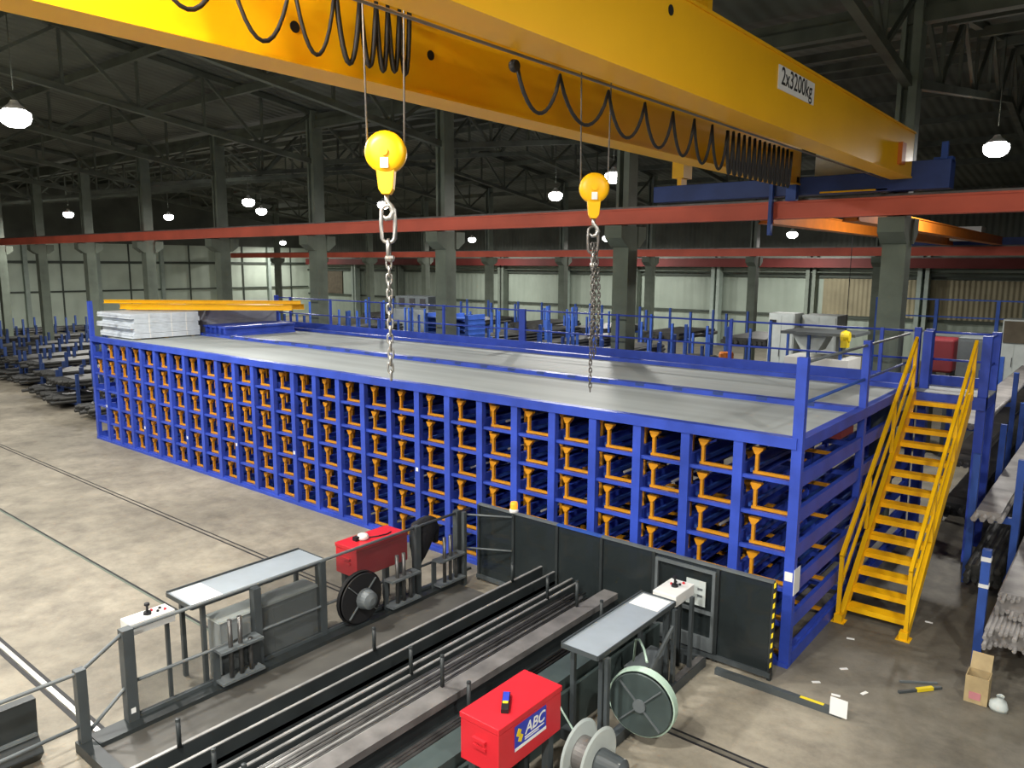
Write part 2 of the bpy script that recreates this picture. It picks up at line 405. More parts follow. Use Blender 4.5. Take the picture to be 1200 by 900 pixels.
# ------------------------------------------------------------------ floor rails
def floor_rail(y, x0, x1, lab, shiny):
    t = thing('floor_rail', lab, 'rail', ((x0 + x1) / 2, y, 0))
    if shiny:
        MB().box(x0, x1, y - 0.085, y - 0.035, 0, 0.004).box(x0, x1, y + 0.035, y + 0.085, 0, 0.004).build('groove', BLACK, t)
        MB().box(x0, x1, y - 0.03, y + 0.03, 0, 0.02).build('rail_head', SHINY, t)
    else:
        MB().box(x0, x1, y - 0.065, y - 0.035, 0, 0.004).box(x0, x1, y + 0.03, y + 0.06, 0, 0.004).build('groove', BLACK, t)
        MB().box(x0, x1, y - 0.033, y + 0.028, 0, 0.003).build('rail_head', FLOOR, t)
floor_rail(-2.15, -40, 4, 'narrow sunken floor rail next to the front of the blue rack', False)
t = thing('floor_rail', 'single dark slot line across the open floor between the two rails', 'rail', (-25, -4.15, 0))
MB().box(-40, -5.3, -4.165, -4.13, 0, 0.004).build('groove', BLACK, t)
MB().box(-40, -5.3, -4.20, -4.167, 0, 0.003).build('rail_head', CONC, t)
floor_rail(-6.2, -40, -4.55, 'bright polished floor rail running under the end of the machine', True)

# ------------------------------------------------------------------ the storage rack
W = 0.7456; NC = 27; H = 3.0; PITCH = 0.468; Z0 = 0.10
rack = thing('storage_rack', 'long blue honeycomb storage rack with grey walk-on deck', 'rack', (-10, 3, 0))
def zl(l): return Z0 + PITCH * l
for i in range(NC + 1):
    x = -W * i
    fr = MB()
    for l in range(6):
        z = zl(l)
        fr.box(x - 0.03, x + 0.03, 0.1, 6.2, z - 0.09, z + 0.10)
        if i < NC: fr.box(x - 0.12, x - 0.03, 0.12, 6.2, z - 0.09, z - 0.075)
        if i: fr.box(x + 0.03, x + 0.16, 0.12, 6.2, z - 0.09, z - 0.075)
    f = fr.build('runner_frame', BLUE, rack)
    ptop = 4.0 if i in (0, NC) else H - 0.02
    MB().box(x - 0.064, x + 0.064, 0.0, 0.10, 0, ptop).build('post', BLUE, f)
    MB().box(x - 0.05, x + 0.05, 2.8, 2.92, 0, 4.0 if i == 0 else H - 0.12).build('post', BLUE, f)
    MB().box(x - 0.05, x + 0.05, 6.12, 6.24, 0, 4.0 if i in (0, NC) else H - 0.1).build('post', BLUE, f)
for l in range(6):
    z = zl(l)
    MB().box(-W * NC, 0, 0.03, 0.09, z - 0.052, z - 0.005).build('cross_beam', BLUE, rack)
    MB().box(-W * NC, 0, 2.83, 2.89, z - 0.075, z - 0.005).build('cross_beam', BLUE, rack)
MB().box(-W * NC, 0.0, -0.02, 0.12, H - 0.14, H).build('top_beam', BLUE, rack)
MB().box(-W * NC - .05, 0.06, -0.02, 0.14, 0.0, 0.06).build('base_beam', BLUE, rack)
MB().box(-0.06, 0.06, 0.12, 6.2, H - 0.16, H - 0.01).build('side_beam', BLUE, rack)
MB().box(-W * NC - 0.05, -W * NC + 0.05, 0.12, 6.2, H - 0.25, H - 0.1).build('side_beam', BLUE, rack)
MB().box(-0.06, 0.06, 0.12, 6.2, 0.0, 0.17).build('side_beam', BLUE, rack)
dk = MB()
for y0, y1 in ((0.12, 2.66), (2.84, 5.66), (5.80, 6.15)):
    MB().box(-W * NC + .05, -0.06, y0, y1, H - 0.11, H - 0.08).build('deck_panel', DECK, rack)
for y0, y1, z in ((2.66, 2.84, 3.0), (5.66, 5.80, 3.0)):
    s = MB().box(-W * NC + .05, -0.06, y0, y1, H - 0.12, z).build('deck_strip', BLUE, rack)
    if y0 < 3:
        for i in range(1, NC + 1): MB().box(-W * i - 0.09, -W * i + 0.09, y0 - 0.003, y0 + 0.06, z - 0.05, z + 0.004).build('bolted_lug', NAVY, s)
MB().box(-W * NC, -0.06, 6.16, 6.2, H - 0.14, H + 0.14).build('toe_board', BLUE, rack)
for x, w in ((-0.62, .03), (-3.6, .03), (-6.4, .03), (-9.26, .10), (-12.1, .03), (-14.7, .03), (-17.2, .03), (-19.4, .03)):
    MB().box(x - w, x + w, 6.2, 6.26, H - 0.1, 3.96).build('railing_post', BLUE, rack)
for z in (3.93, 3.42):
    MB().tube([(-W * NC, 6.23, z), (-0.1, 6.23, z)], 0.02, 8).build('railing_bar', BLUE, rack)
    MB().tube([(0, 0.1, z), (0, 5.5, z)], 0.022, 8).build('railing_bar', BLUE2 if z < 3.6 else GREYM, rack)
# paper tags on the posts
for i, l in ((9, 3.1), (14, 2.4), (17, 2.0), (20, 1.6), (23, 1.45), (5, 1.55), (26, 2.2)):
    x = -W * i; z = zl(l) * 0.9
    MB().box(x - 0.035, x + 0.025, -0.006, 0, z, z + 0.07).build('location_tag', PAPER, rack)
for x0, x1, y0, y1, z0, z1 in ((-0.05, 0.05, -0.006, 0, 1.16, 1.28),):
    MB().box(x0, x1, y0, y1, z0, z1).build('location_tag', PAPER, rack)
MB().box(0.065, 0.071, 0.0, 0.22, 0.98, 1.32).build('notice_sheet', PAPER, rack)

# cassettes
ROWN = ['bottom', 'fifth', 'fourth', 'third', 'second', 'top']
cas = None
for i in range(NC):
    for l in range(6):
        if i == 26 and l != 4: continue
        if i == 25 and l in (3, 2): continue
        x0, x1 = -W * (i + 1) + 0.10, -W * i - 0.07
        z = zl(l) - 0.002
        loc = ((x0 + x1) / 2, 0.06, z)
        lab = 'yellow storage cassette in the %s row, %s column counted from the stair end' % (ROWN[l], ORD[i])
        if cas is None:
            cas = thing('storage_cassette', lab, 'cassette', loc, 'yellow cassettes in the blue rack')
            cx, cy, cz = loc; h = 0.33
            a0, a1 = x0 + 0.03, x1 - 0.012
            def upright(par, xc, yy, sgn):
                MB().prism([(xc - 0.024, cz + h - 0.07), (xc + 0.024, cz + h - 0.07), (xc + (0.085 if sgn > 0 else 0.05), cz + h), (xc + (0.085 if sgn > 0 else 0.05), cz + h + 0.02), (xc - (0.06 if sgn > 0 else 0.06), cz + h + 0.02), (xc - (0.06 if sgn > 0 else 0.06), cz + h)], 'Y', yy - 0.015, yy + 0.065).build('guide_plate', CASY, par)
            m = MB().box(a0 + 0.04, a1, 0.11, 0.16, cz, cz + 0.036).box(a0 + 0.06, a0 + 0.10, 0.11, 0.16, cz + 0.036, cz + h - 0.06)
            upright(m.build('bracket', CASY, cas), a0 + 0.08, 0.11, 1)
            m = MB().box(a1 - 0.065, a1 - 0.015, 0.45, 0.5, cz, cz + h - 0.06)
            upright(m.build('bracket', CASY, cas), a1 - 0.04, 0.45, -1)
            m = MB().box(a0 + 0.03, a1, 1.75, 1.8, cz, cz + 0.045).box(a0 + 0.055, a0 + 0.105, 1.75, 1.8, cz + 0.045, cz + h - 0.06)
            upright(m.build('bracket', CASY, cas), a0 + 0.08, 1.75, 1)
            MB().box(x0 + 0.01, x0 + 0.05, 0.17, 5.9, cz + 0.0, cz + 0.05).build('side_rail', BLUE2, cas)
        else:
            o = copy_tree(cas, loc); tag(o, lab, 'cassette', 'yellow cassettes in the blue rack')
# a few bars stored in the cassettes
for i, l, off in ((6, 4, 0.35), (6, 5, 0.3), (5, 2, 0.3), (7, 3, 0.25), (11, 4, 0.3), (9, 2, 0.3), (3, 4, 0.35), (2, 4, 0.4), (1, 3, 0.4)):
    x = -W * (i + 1) + off; z = zl(l) + 0.042
    MB().tube([(x, 0.35, z + 0.022), (x, 5.7, z + 0.022)], 0.02, 8).build('steel_bar', BARB)
    o = bpy.context.scene.collection.objects[-1]
    tag(o, 'loose steel bar lying in the %s row cassette of the %s column from the stairs' % (ROWN[l], ORD[i]), 'bar', 'bars stored in the rack')

# ------------------------------------------------------------------ packs on the deck
DZ = H - 0.08
def strap(m, xs, y0, y1, z0, z1):
    for x in xs: m.box(x - 0.02, x + 0.02, y0 - 0.006, y1 + 0.006, z0, z1 + 0.006)
zz = DZ + 0.04
for k in range(3):
    MB().box(-20.9 + 0.02, -18.85, 0.75 + 0.8 * k, 0.85 + 0.8 * k, DZ + 0.001, DZ + 0.039).build('timber', CARD)
    tag(COL.objects[-1], 'timber bearer under the white sheet packs, %s from the deck edge' % ORD[k], 'timber', 'timber bearers on the deck')
for k, (dx, h) in enumerate(((0.0, 0.155), (0.05, 0.15), (-0.06, 0.155), (0.06, 0.15), (-0.04, 0.15))):
    o = MB()
    for j in range(4): o.box(-20.9 + dx - 0.03 * (j % 2), -18.8 - abs(dx) * 0.5, 0.6 + dx + 0.02 * (j % 2), 2.6 + 0.4 * dx, zz + 0.034 * j, zz + 0.034 * j + 0.03)
    b = o.build('sheet_pack', WPACK)
    tag(b, 'pale pack of metal sheets on the deck, %s of the five-high pile' % ('lowest', 'second from the bottom', 'middle one', 'second from the top', 'topmost')[k], 'sheet pack', 'sheet packs piled on the deck')
    sm_ = MB()
    for yy in (1.1, 1.75, 2.2): sm_.box(-18.8 - abs(dx) * .5, -18.796 - abs(dx) * .5, yy - 0.015, yy + 0.015, zz, zz + 0.134)
    sm_.build('strap', PAPER, b)
    zz += h - 0.014
for k in range(2):
    t = MB().box(-20.9, -19.3, 3.1, 5.6, DZ + 0.002 + 0.38 * k, DZ + 0.38 * (k + 1))
    t = t.build('sheet_pack', GPACK)
    tag(t, 'long grey wrapped sheet pack behind the blue beams, %s of two' % ('lower', 'upper')[k], 'sheet pack', 'long grey packs at the back of the deck')
for k in range(5):
    x = -19.1 + 0.26 * k
    m = MB().box(x, x + 0.23, 2.9, 5.3, DZ + 0.001, DZ + 0.06).box(x + 0.06, x + 0.17, 2.9, 5.3, DZ + 0.06, DZ + 0.24).box(x, x + 0.23, 2.86 + 0.04 * (k % 2), 5.3, DZ + 0.24, DZ + 0.30)
    tag(m.build('spare_beam', BLUE), 'spare blue rack beam on the deck beside the sheet pile, %s in the row' % ORD[k], 'beam', 'spare blue beams on the deck')
dv = Vector((0.775, 0.632, 0)); nv = Vector((-0.632, 0.775, 0))
for k in range(4):
    p0 = Vector((-21.0, 1.35, zz + 0.115)) + nv * (0.3 * k - 0.25) + dv * (0.25, -0.1, 0.45, 0.0)[k]
    if k == 3: p0 = Vector((-21.0, 1.35, zz + 0.265)) + dv * -0.55
    ln = 6.0 if k == 3 else 5.0
    m = MB()
    for dz, w_ in ((-0.07, 0.13), (0.07, 0.13)): m.bar(p0 + Vector((0, 0, dz * (0.6 if k == 3 else 1))), p0 + dv * ln + Vector((0, 0, dz * (0.6 if k == 3 else 1))), w_ * (1 if k < 3 else .7), 0.02)
    m.bar(p0, p0 + dv * ln, 0.025, 0.13 if k < 3 else 0.075)
    tag(m.build('yellow_beam', YEL), 'long yellow beam laid over the sheet packs, %s from the front of the deck' % ORD[k], 'beam', 'yellow beams laid on the packs')

# ------------------------------------------------------------------ staircase
YB, YT, ZT = 1.78, 5.45, 2.92
st = thing('steel_staircase', 'yellow steel staircase with handrails up to the deck', 'staircase', (0.6, 3.5, 0))
SX = (0.16, 1.02); sl = ZT / (YT - YB)
for s, x in enumerate(SX):
    MB().prism([(YB, 0.0), (YB + 0.22, 0.0), (YT + 0.02, ZT - 0.22), (YT + 0.02, ZT + 0.06), (YT - 0.12, ZT + 0.06)], 'X', x - 0.035, x + 0.035).build('stringer', YEL, st)
    MB().box(x - 0.09, x + 0.09, YB - 0.06, YB + 0.12, 0, 0.012).box(x - 0.055, x + 0.055, YB - 0.04, YB + 0.08, 0.012, 0.12).build('foot_plate', YEL, st)
    hx = x + (-0.02 if s == 0 else 0.02)
    hr = MB()
    hr.bar((hx, YB, 0.98), (hx, YT + 0.0, ZT + 0.94), 0.05, 0.075).box(hx - 0.025, hx + 0.025, YB, YB + 0.06, 0.1, 0.98).box(hx - 0.025, hx + 0.025, YT - 0.06, YT, ZT - 0.05, ZT + 0.93)
    h = hr.build('handrail', YEL, st)
    MB().bar((hx, YB + 0.02, 0.52), (hx, YT, ZT + 0.48), 0.035, 0.055).build('middle_rail', YEL, st)
    for k in (1, 2):
        y = YB + (YT - YB) * k / 3; z = (y - YB) * sl
        MB().box(hx - 0.025, hx + 0.025, y - 0.025, y + 0.025, z + 0.1, z + 0.96).build('baluster', YEL, st)
NT = 14
for k in range(NT):
    z = ZT * (k + 0.7) / (NT + 0.5); y = YB + (z / sl) + 0.1
    MB().box(SX[0] + 0.035, SX[1] - 0.035, y, y + 0.22, z - 0.015, z + 0.02).box(SX[0] + 0.035, SX[1] - 0.035, y, y + 0.02, z - 0.055, z - 0.015).build('tread', YEL, st)
# landing
ld = thing('stair_landing', 'blue framed landing with railing posts at the head of the stairs', 'landing', (0.65, 6.0, 0))
MB().box(0.07, 1.25, 5.5, 6.6, ZT - 0.03, ZT).build('floor_plate', DECK, ld)
for a in ((0.07, 1.25, 5.48, 5.55), (0.07, 1.25, 6.6, 6.67)): MB().box(*a, ZT - 0.22, ZT + (0.0 if a[2] < 6 else 0.18)).build('edge_beam', BLUE, ld)
for a in ((0.07, 0.14, 5.55, 6.6), (1.18, 1.25, 5.55, 6.6)): MB().box(*a, ZT - 0.22, ZT - 0.03).build('edge_beam', BLUE, ld)
for x, y in ((0.2, 6.05), (1.18, 5.6), (1.18, 6.62), (0.12, 6.62)): MB().box(x - 0.07, x + 0.07, y - 0.07, y + 0.07, 0, 3.95).build('post', BLUE, ld)
for z in (3.9, 3.4):
    MB().tube([(0.2, 6.6, z), (1.18, 6.6, z)], 0.02).build('railing_bar', BLUE, ld); MB().tube([(1.18, 5.6, z), (1.18, 6.6, z)], 0.02).build('railing_bar', BLUE, ld)

# ------------------------------------------------------------------ bridge crane
def girder(parent, x0, x1, y0, y1, z0, z1, m):
    t = 0.03
    g = MB().box(x0, x1, y0, y1, z0, z0 + t).box(x0, x1, y0, y1, z1 - t, z1).box(x1 - 0.05, x1 - 0.02, y0, y1, z0 + t, z1 - t).box(x0 + 0.02, x0 + 0.05, y0, y1, z0 + t, z1 - t).box(x0 + .02, x1 - .02, y0, y0 + 0.03, z0 + t, z1 - t).box(x0 + .02, x1 - .02, y1 - 0.03, y1, z0 + t, z1 - t)
    return g.build('girder', m, parent)
crane = thing('bridge_crane', 'big yellow double-girder overhead crane with a 2x3200kg plate', 'crane', (-1.4, -5, 6.45))
g1 = girder(crane, -0.66, -0.30, -16.0, 6.15, 6.65, 7.45, GIRD)
g2 = girder(crane, -2.66, -2.28, -16.0, 6.15, 6.65, 7.45, GIRD)
MB().box(-0.318, -0.310, -0.46, 0.74, 7.06, 7.32).build('capacity_plate', PAPER, g1)
text_mesh('2x3200kg', 0.27, 'capacity_lettering', INK, g1, M_px(-0.309, 0.14, 7.205) @ Matrix.Diagonal((0.98, 1.0, 1, 1)), 0.001, bold=0.0025)
MB().lathe([(0.001, 0), (0.045, 0), (0.045, 0.006), (0.001, 0.006)], (-0.319, -3.0, 7.27), 'X', 14).build('bolt_hole', INK, g1)
for y, z in ((-5.45, 6.93), (-3.95, 7.02)): MB().lathe([(0.001, 0), (0.045, 0), (0.045, 0.006), (0.001, 0.006)], (-2.299, y, z), 'X', 14).build('bolt_hole', INK, g2)
MB().box(-0.25, -0.319, 5.05, 5.3, 6.8, 7.15).build('end_bracket', ORANGE, g1)
ec = MB().box(-5.5, 0.0, 6.12, 6.48, 6.46, 6.80).box(-0.9, 0.3, 6.10, 6.50, 6.455, 6.95)
e = ec.build('end_carriage', NAVY, crane, 0.01)
for x in (-5.0, -0.2): MB().lathe([(0.001, -0.05), (0.11, -0.05), (0.11, 0.05), (0.001, 0.05)], (x, 6.3, 6.56), 'Y', 16).build('wheel', BARW, e)
MB().box(0.12, 0.22, 6.15, 6.25, 6.9, 7.25).box(0.0, 0.3, 6.2, 6.4, 6.9, 7.0).build('buffer_bracket', BLUE2, e)
MB().box(-2.5, -2.3, 5.95, 6.1, 6.35, 6.8).box(-2.85, -2.78, 6.0, 6.1, 5.7, 6.75).build('drive_bracket', BLUE2, e)
MB().box(-1.9, -0.7, 6.1, 6.13, 6.47, 6.50).build('warning_strip', YEL, e)
MB().box(-5.05, -4.78, 6.1, 6.5, 6.95, 7.4).box(-4.95, -4.85, 6.15, 6.4, 6.8, 6.95).build('walkway_end', GIRD, crane)
MB().box(-2.15, -1.15, 6.5, 6.9, 6.8, 7.35).build('control_cubicle', WHITE, crane, 0.01)
# festoon cables
def loops(ys, x, ztop, sag, r, name, parent, m):
    pts = []
    for a, b, s in zip(ys[:-1], ys[1:], sag):
        for k in range(12):
            t = k / 12; zz_ = ztop - s * (1 - (2 * t - 1) ** 2) ** 0.8
            pts.append((x, a + (b - a) * t, zz_))
    pts.append((x, ys[-1], ztop))
    return MB().tube(pts, r, 6).build(name, m, parent)
ys = [-4.55, -3.98, -3.24, -2.59, -2.02, -1.54, -1.1, -0.69]
MB().tube([(-0.78, -16, 6.67), (-0.78, 5.9, 6.67)], 0.012, 6).build('festoon_track', BARW, crane)
loops(ys, -0.78, 6.62, [0.34, 0.34, 0.36, 0.38, 0.4, 0.43, 0.45], 0.016, 'festoon_cable', crane, BLACK)
ys2 = [-0.69 + 0.16 * k for k in range(1, 14)]
loops([-0.69] + ys2, -0.78, 6.62, [0.47] * 13, 0.02, 'festoon_cable', crane, BLACK)
MB().lathe([(0.001, 0), (0.04, 0.0), (0.05, 0.02), (0.04, 0.05), (0.001, 0.05)], (-0.78, -4.6, 6.57), 'X', 12).build('cable_clamp', BLACK, crane)
MB().tube([(-2.1, -16, 7.3), (-2.1, -3.9, 7.3)], 0.012, 6).build('festoon_track', BARW, crane)
loops([-6.75, -6.15, -5.6, -5.2], -2.1, 7.28, [0.5, 0.58, 0.58], 0.017, 'festoon_cable', crane, BLACK)
loops([-5.2, -4.95, -4.78, -4.65, -4.52, -4.4], -2.1, 7.28, [0.58, 0.56, 0.57, 0.55, 0.55], 0.023, 'festoon_cable', crane, BLACK)
MB().tube([(-0.7, -16, 6.64), (-0.7, 5.9, 6.64)], 0.008, 5).build('trolley_wire', BARW, crane)

def hoist(y, zb, label_t, label_h, dark):
    tr = thing('crane_trolley', label_t, 'hoist', (-1.45, y, 7.45))
    MB().box(-2.55, -0.4, y - 0.4, y - 0.3, 7.52, 7.66).box(-2.55, -0.4, y + 0.3, y + 0.4, 7.52, 7.66).build('frame', GIRD, tr)
    MB().lathe([(0.001, -0.5), (0.18, -0.5), (0.18, 0.5), (0.001, 0.5)], (-1.45, y, 7.78), 'X', 18).build('rope_drum', GREY, tr)
    MB().box(-1.0, -0.75, y - 0.2, y + 0.2, 7.58, 7.95).build('motor', NAVY, tr)
    for xx in (-2.45, -0.5):
        for yy in (-0.35, 0.35): MB().lathe([(0.001, -0.03), (0.07, -0.03), (0.07, 0.03), (0.001, 0.03)], (xx, y + yy, 7.52), 'X', 12).build('wheel', BARW, tr)
    hk = thing('hook_block', label_h, 'hook', (-1.45, y, zb))
    x = -1.45; R = 0.155; cz = zb + 0.36
    # two round cheek discs, face turned to the aisle
    m = MB()
    prof = [(0.001, -0.07), (0.09, -0.075), (R - 0.02, -0.06), (R, -0.04), (R, 0.04), (R - 0.02, 0.06), (0.09, 0.075), (0.001, 0.07)]
    b = len(m.v); m.lathe(prof, (0, 0, 0), 'X', 28); m.sm = [True] * len(m.f)
    rot = Matrix.Rotation(math.radians(-52), 4, 'Z')
    m.v = [rot @ v + Vector((x, y, cz)) for v in m.v]
    body = m.build('sheave_cover', GIRD, hk)
    pm = MB().lathe([(0.001, 0.06), (0.03, 0.06), (0.03, 0.09), (0.001, 0.09)], (0, 0, 0), 'X', 14)
    pm.v = [rot @ v + Vector((x, y, cz)) for v in pm.v]; pm.build('axle_cap', YEL, body)
    lp = MB().box(0.078, 0.082, -0.03, 0.03, -0.12, -0.045); lp.v = [rot @ v + Vector((x, y, cz)) for v in lp.v]; lp.build('load_label', PAPER, body)
    nk = MB().prism([(-0.07, -0.12), (0.07, -0.12), (0.055, -0.27), (0.03, -0.31), (-0.03, -0.31), (-0.055, -0.27)], 'X', -0.05, 0.05)
    nk.v = [rot @ v + Vector((x, y, cz)) for v in nk.v]; nk.build('hook_housing', GIRD, hk, 0.006)
    hp = [(0, 0, -0.30), (0, 0, -0.36), (0, 0.035, -0.40), (0, 0.05, -0.44), (0, 0.03, -0.48), (0, -0.01, -0.49), (0, -0.045, -0.46)]
    hm = MB().tube(hp, [0.02, 0.02, 0.022, 0.026, 0.025, 0.02, 0.008], 10); hm.v = [rot @ v + Vector((x, y, cz)) for v in hm.v]
    hm.build('hook', CHAINM, hk)
    dx = Vector((0, 1, 0)); dr = rot @ Vector((0, 1, 0))
    for s in (-1, 1):
        p = Vector((x, y, cz)) + dr * s * (R - 0.015)
        MB().tube([p, (x + dr.x * s * (R + 0.005), y + dr.y * s * (R + 0.005), 7.62)], 0.008, 6).build('wire_rope', BARW, hk)
    return x, y, cz - 0.46
hx, hy, hz = hoist(-5.28, 5.56, 'rope hoist trolley on the girders above the near hook', 'bright yellow hook block above the plain single chain', False)
h2 = hoist(-2.42, 5.52, 'rope hoist trolley on the girders above the far hook', 'smaller looking yellow hook block above the dark doubled chain', True)
def link(m, c, L, Wd, r, ang):
    pts = []
    for k in range(14):
        t = 2 * math.pi * k / 14
        u = Wd * math.cos(t); v = (L - Wd) * (1 if math.sin(t) > 0 else -1) * (0 if abs(math.sin(t)) < 1e-6 else 1) + Wd * math.sin(t)
        if abs(math.sin(t)) < 1e-6: v = 0
        pts.append(Vector(c) + Vector((u * math.cos(ang), u * math.sin(ang), v)))
    m.tube(pts, r, 6, True)
def chain(x, y, ztop, zbot, lab, m, double):
    c = thing('lifting_chain', lab, 'chain', (x, y, zbot))
    a0 = math.radians(38)
    big = MB(); link(big, (x, y, ztop - 0.10), 0.14, 0.055, 0.016, a0); big.build('master_link', CHAINM if not double else CHAIND, c)
    cp = MB(); link(cp, (x, y, ztop - 0.29), 0.07, 0.03, 0.016, a0 + 1.57); cp.lathe([(0.001, -0.03), (0.035, -0.02), (0.04, 0.0), (0.035, 0.02), (0.001, 0.03)], (x + .01, y, ztop - 0.36), 'Z', 12); cp.build('coupling_link', CHAINM, c)
    z = ztop - 0.40; k = 0; mm = MB()
    sc_l = 0.72 if double else 1.0
    while z > zbot:
        link(mm, (x + 0.004 * math.sin(k * 1.7), y, z), 0.04 * sc_l, 0.02 * sc_l, 0.0085 * sc_l, a0 + (k % 2) * 1.57); z -= 0.058 * sc_l; k += 1
    o = mm.build('chain_run', m, c)
    if double:
        for bow, yo, ln in ((0.06, 0.02, 1.35), (0.035, -0.03, 1.2), (-0.02, 0.04, 1.1)):
            z = ztop - 0.16; k = 0; m2 = MB()
            while z > ztop - ln:
                link(m2, (x + bow * math.sin((ztop - .16 - z) / (ln - .16) * 3.0) + 0.015, y + yo, z), 0.032, 0.016, 0.0068, a0 + (k % 2) * 1.57); z -= 0.043; k += 1
            m2.build('chain_run', m, c)
    return c
chain(hx + 0.01, hy, hz + 0.03, 4.2, 'grey chain with a large top link under the near hook block', CHAINM, False)
chain(h2[0], h2[1], h2[2] + 0.03, 3.72, 'dark doubled chain hanging from the far hook block over the deck', CHAIND, True)

# crane of the second bay
c2 = thing('bridge_crane', 'second orange crane seen under the red runway in the next bay', 'crane', (-2.5, 18, 6))
girder(c2, -1.95, -1.6, 7.8, 28.6, 6.02, 6.34, ORANGE); girder(c2, -3.75, -3.4, 7.8, 28.6, 6.02, 6.34, ORANGE)
MB().box(-5.2, 0.2, 28.8, 29.2, 6.03, 6.33).box(-0.8, 0.2, 28.7, 28.8, 6.03, 6.5).build('end_carriage', NAVY, c2)
MB().box(-3.2, -2.1, 26.5, 27.5, 6.15, 6.7).build('trolley_housing', WHITE, c2)

# ------------------------------------------------------------------ front machine: bar conveyor
cv = thing('bar_conveyor', 'long dark steel bar conveyor trough with upright pegs', 'conveyor', (-2.4, -4.2, 0))
YA, YZ = -8.6, -0.72
MB().box(-3.36, -3.10, YA, YZ, 0.50, 0.55).box(-3.36, -3.33, YA, YZ, 0.3, 0.70).box(-3.13, -3.10, YA, YZ, 0.3, 0.68).build('side_channel', GREYD, cv)
MB().box(-3.362, -3.328, YA, YZ, 0.70, 0.712).box(-3.132, -3.102, YA, YZ, 0.68, 0.69).build('edge_strip', BARB, cv)
MB().box(-3.10, -1.45, YA, YZ, 0.34, 0.40).build('trough_bed', GREYD, cv)
MB().box(-2.82, -2.78, YA, YZ, 0.40, 0.66).box(-2.74, -2.70, YA, YZ, 0.40, 0.62).build('divider_rail', GREYD, cv)
MB().box(-2.815, -2.785, YA, YZ, 0.66, 0.675).box(-2.735, -2.705, YA, YZ, 0.62, 0.633).build('edge_strip', BARB, cv)
MB().box(-2.26, -2.04, YA, YZ, 0.58, 0.66).build('centre_beam', BARW, cv)
MB().box(-2.2, -2.1, YA, YZ, 0.40, 0.58).build('centre_web', GREYD, cv)
MB().box(-1.52, -1.38, YA, YZ - 0.3, 0.10, 0.62).box(-1.72, -1.52, YA, YZ - 0.3, 0.52, 0.56).build('side_channel', GREENG, cv)
for y in (-7.6, -5.9, -4.2, -2.5, -1.0):
    MB().box(-3.34, -3.2, y - 0.08, y + 0.08, 0.0, 0.34).box(-1.6, -1.4, y - 0.08, y + 0.08, 0.0, 0.34).box(-3.34, -1.4, y - 0.06, y + 0.06, 0.22, 0.34).build('leg', GREY, cv)
for y in (-6.25, -3.93, -1.42):
    for x, zb, zt in ((-3.33, 0.7, 0.96), (-2.72, 0.62, 0.93), (-2.24, 0.64, 1.0), (-1.86, 0.4, 0.84)):
        MB().tube([(x, y, zb), (x, y, zt)], 0.022, 8).lathe([(0.001, zt), (0.026, zt), (0.022, zt + 0.02), (0.001, zt + 0.025)], (x, y, 0), 'Z', 8).build('peg', GREYD, cv)
MB().box(-2.69, -2.28, YA, YZ - 0.6, 0.40, 0.53).build('bar_support', GREYD, cv)
# bars in the trough
for k in range(30):
    x = -2.672 + 0.029 * (k % 13) + random.uniform(-.003, .003); lay = k // 13
    if lay == 2: x += 0.06
    z = 0.531 + 0.0135 + 0.026 * lay
    y1 = YZ - random.uniform(0.05, 0.6)
    b = MB().tube([(x, YA + random.uniform(0, .4), z), (x + random.uniform(-.004, .004), y1, z)], 0.013, 8).build('steel_bar', BARB if k % 3 == 0 else BARS)
    tag(b, 'long round steel bar lying among the others in the conveyor trough', 'bar', 'bars in the conveyor trough')
for k in range(5):
    x = -3.05 + 0.05 * k
    b = MB().tube([(x, YA, 0.42), (x, YZ - 0.3, 0.42)], 0.019, 8).build('steel_bar', BARS)
    tag(b, 'dark round bar in the narrow channel along the conveyor edge', 'bar', 'bars in the narrow channel')
for k in range(6):
    x = -1.98 + 0.046 * k
    b = MB().tube([(x, YA, 0.42), (x, YZ - 0.4, 0.42)], 0.019, 8).build('steel_bar', BARS)
    tag(b, 'dark round bar beside the wide middle beam of the conveyor', 'bar', 'bars beside the wide beam')

# platform between fence and conveyor
pf = thing('machine_platform', 'low brown floor plate between the fence and the conveyor', 'platform', (-4.2, -4, 0))
MB().box(-4.86, -3.4, -6.35, -0.9, 0.0, 0.07).build('plate', PLATF, pf)
MB().box(-5.12, -4.86, -6.35, -0.82, 0.0, 0.12).box(-5.1, -3.4, -6.5, -6.36, 0, 0.12).build('edge_beam', GREYD, pf)  # real beam, made wider and darker to include the shadow strip along the fence
MB().box(-4.1, -3.6, -1.0, -0.6, 0.07, 0.10).build('grate', BARW, pf)

# ------------------------------------------------------------------ fence on the aisle side
FX = -5.05
fe = thing('safety_fence', 'dark grey safety fence with rails and smoky panes beside the conveyor', 'fence', (FX, -3.5, 0.12))
for y, w, z1 in ((-5.93, .06, 1.18), (-4.36, .05, 1.12), (-3.36, .04, 1.16), (-1.62, .05, 1.18), (-0.72, .05, 1.2), (-6.42, .05, 0.92)):
    MB().box(FX - w, FX + w, y - w, y + w, 0.12, z1).build('post', GREY, fe)
R1 = 0.022
MB().tube([(FX, -5.93, 1.16), (FX, -0.42, 1.16)], R1).build('top_rail', GREYM, fe)
MB().tube([(FX, -5.93, 0.55), (FX, -0.7, 0.50)], 0.02).build('middle_rail', GREYM, fe)
MB().box(FX - 0.03, FX + 0.03, -5.93, -0.42, 0.12, 0.16).build('bottom_rail', GREY, fe)
MB().tube([(FX, -5.93, 1.16), (FX, -6.42, 0.88), (FX, -8.3, 0.88)], R1).build('top_rail', GREYM, fe)
MB().tube([(FX, -5.93, 0.55), (FX, -6.42, 0.16)], 0.02).build('brace_rail', GREYM, fe)
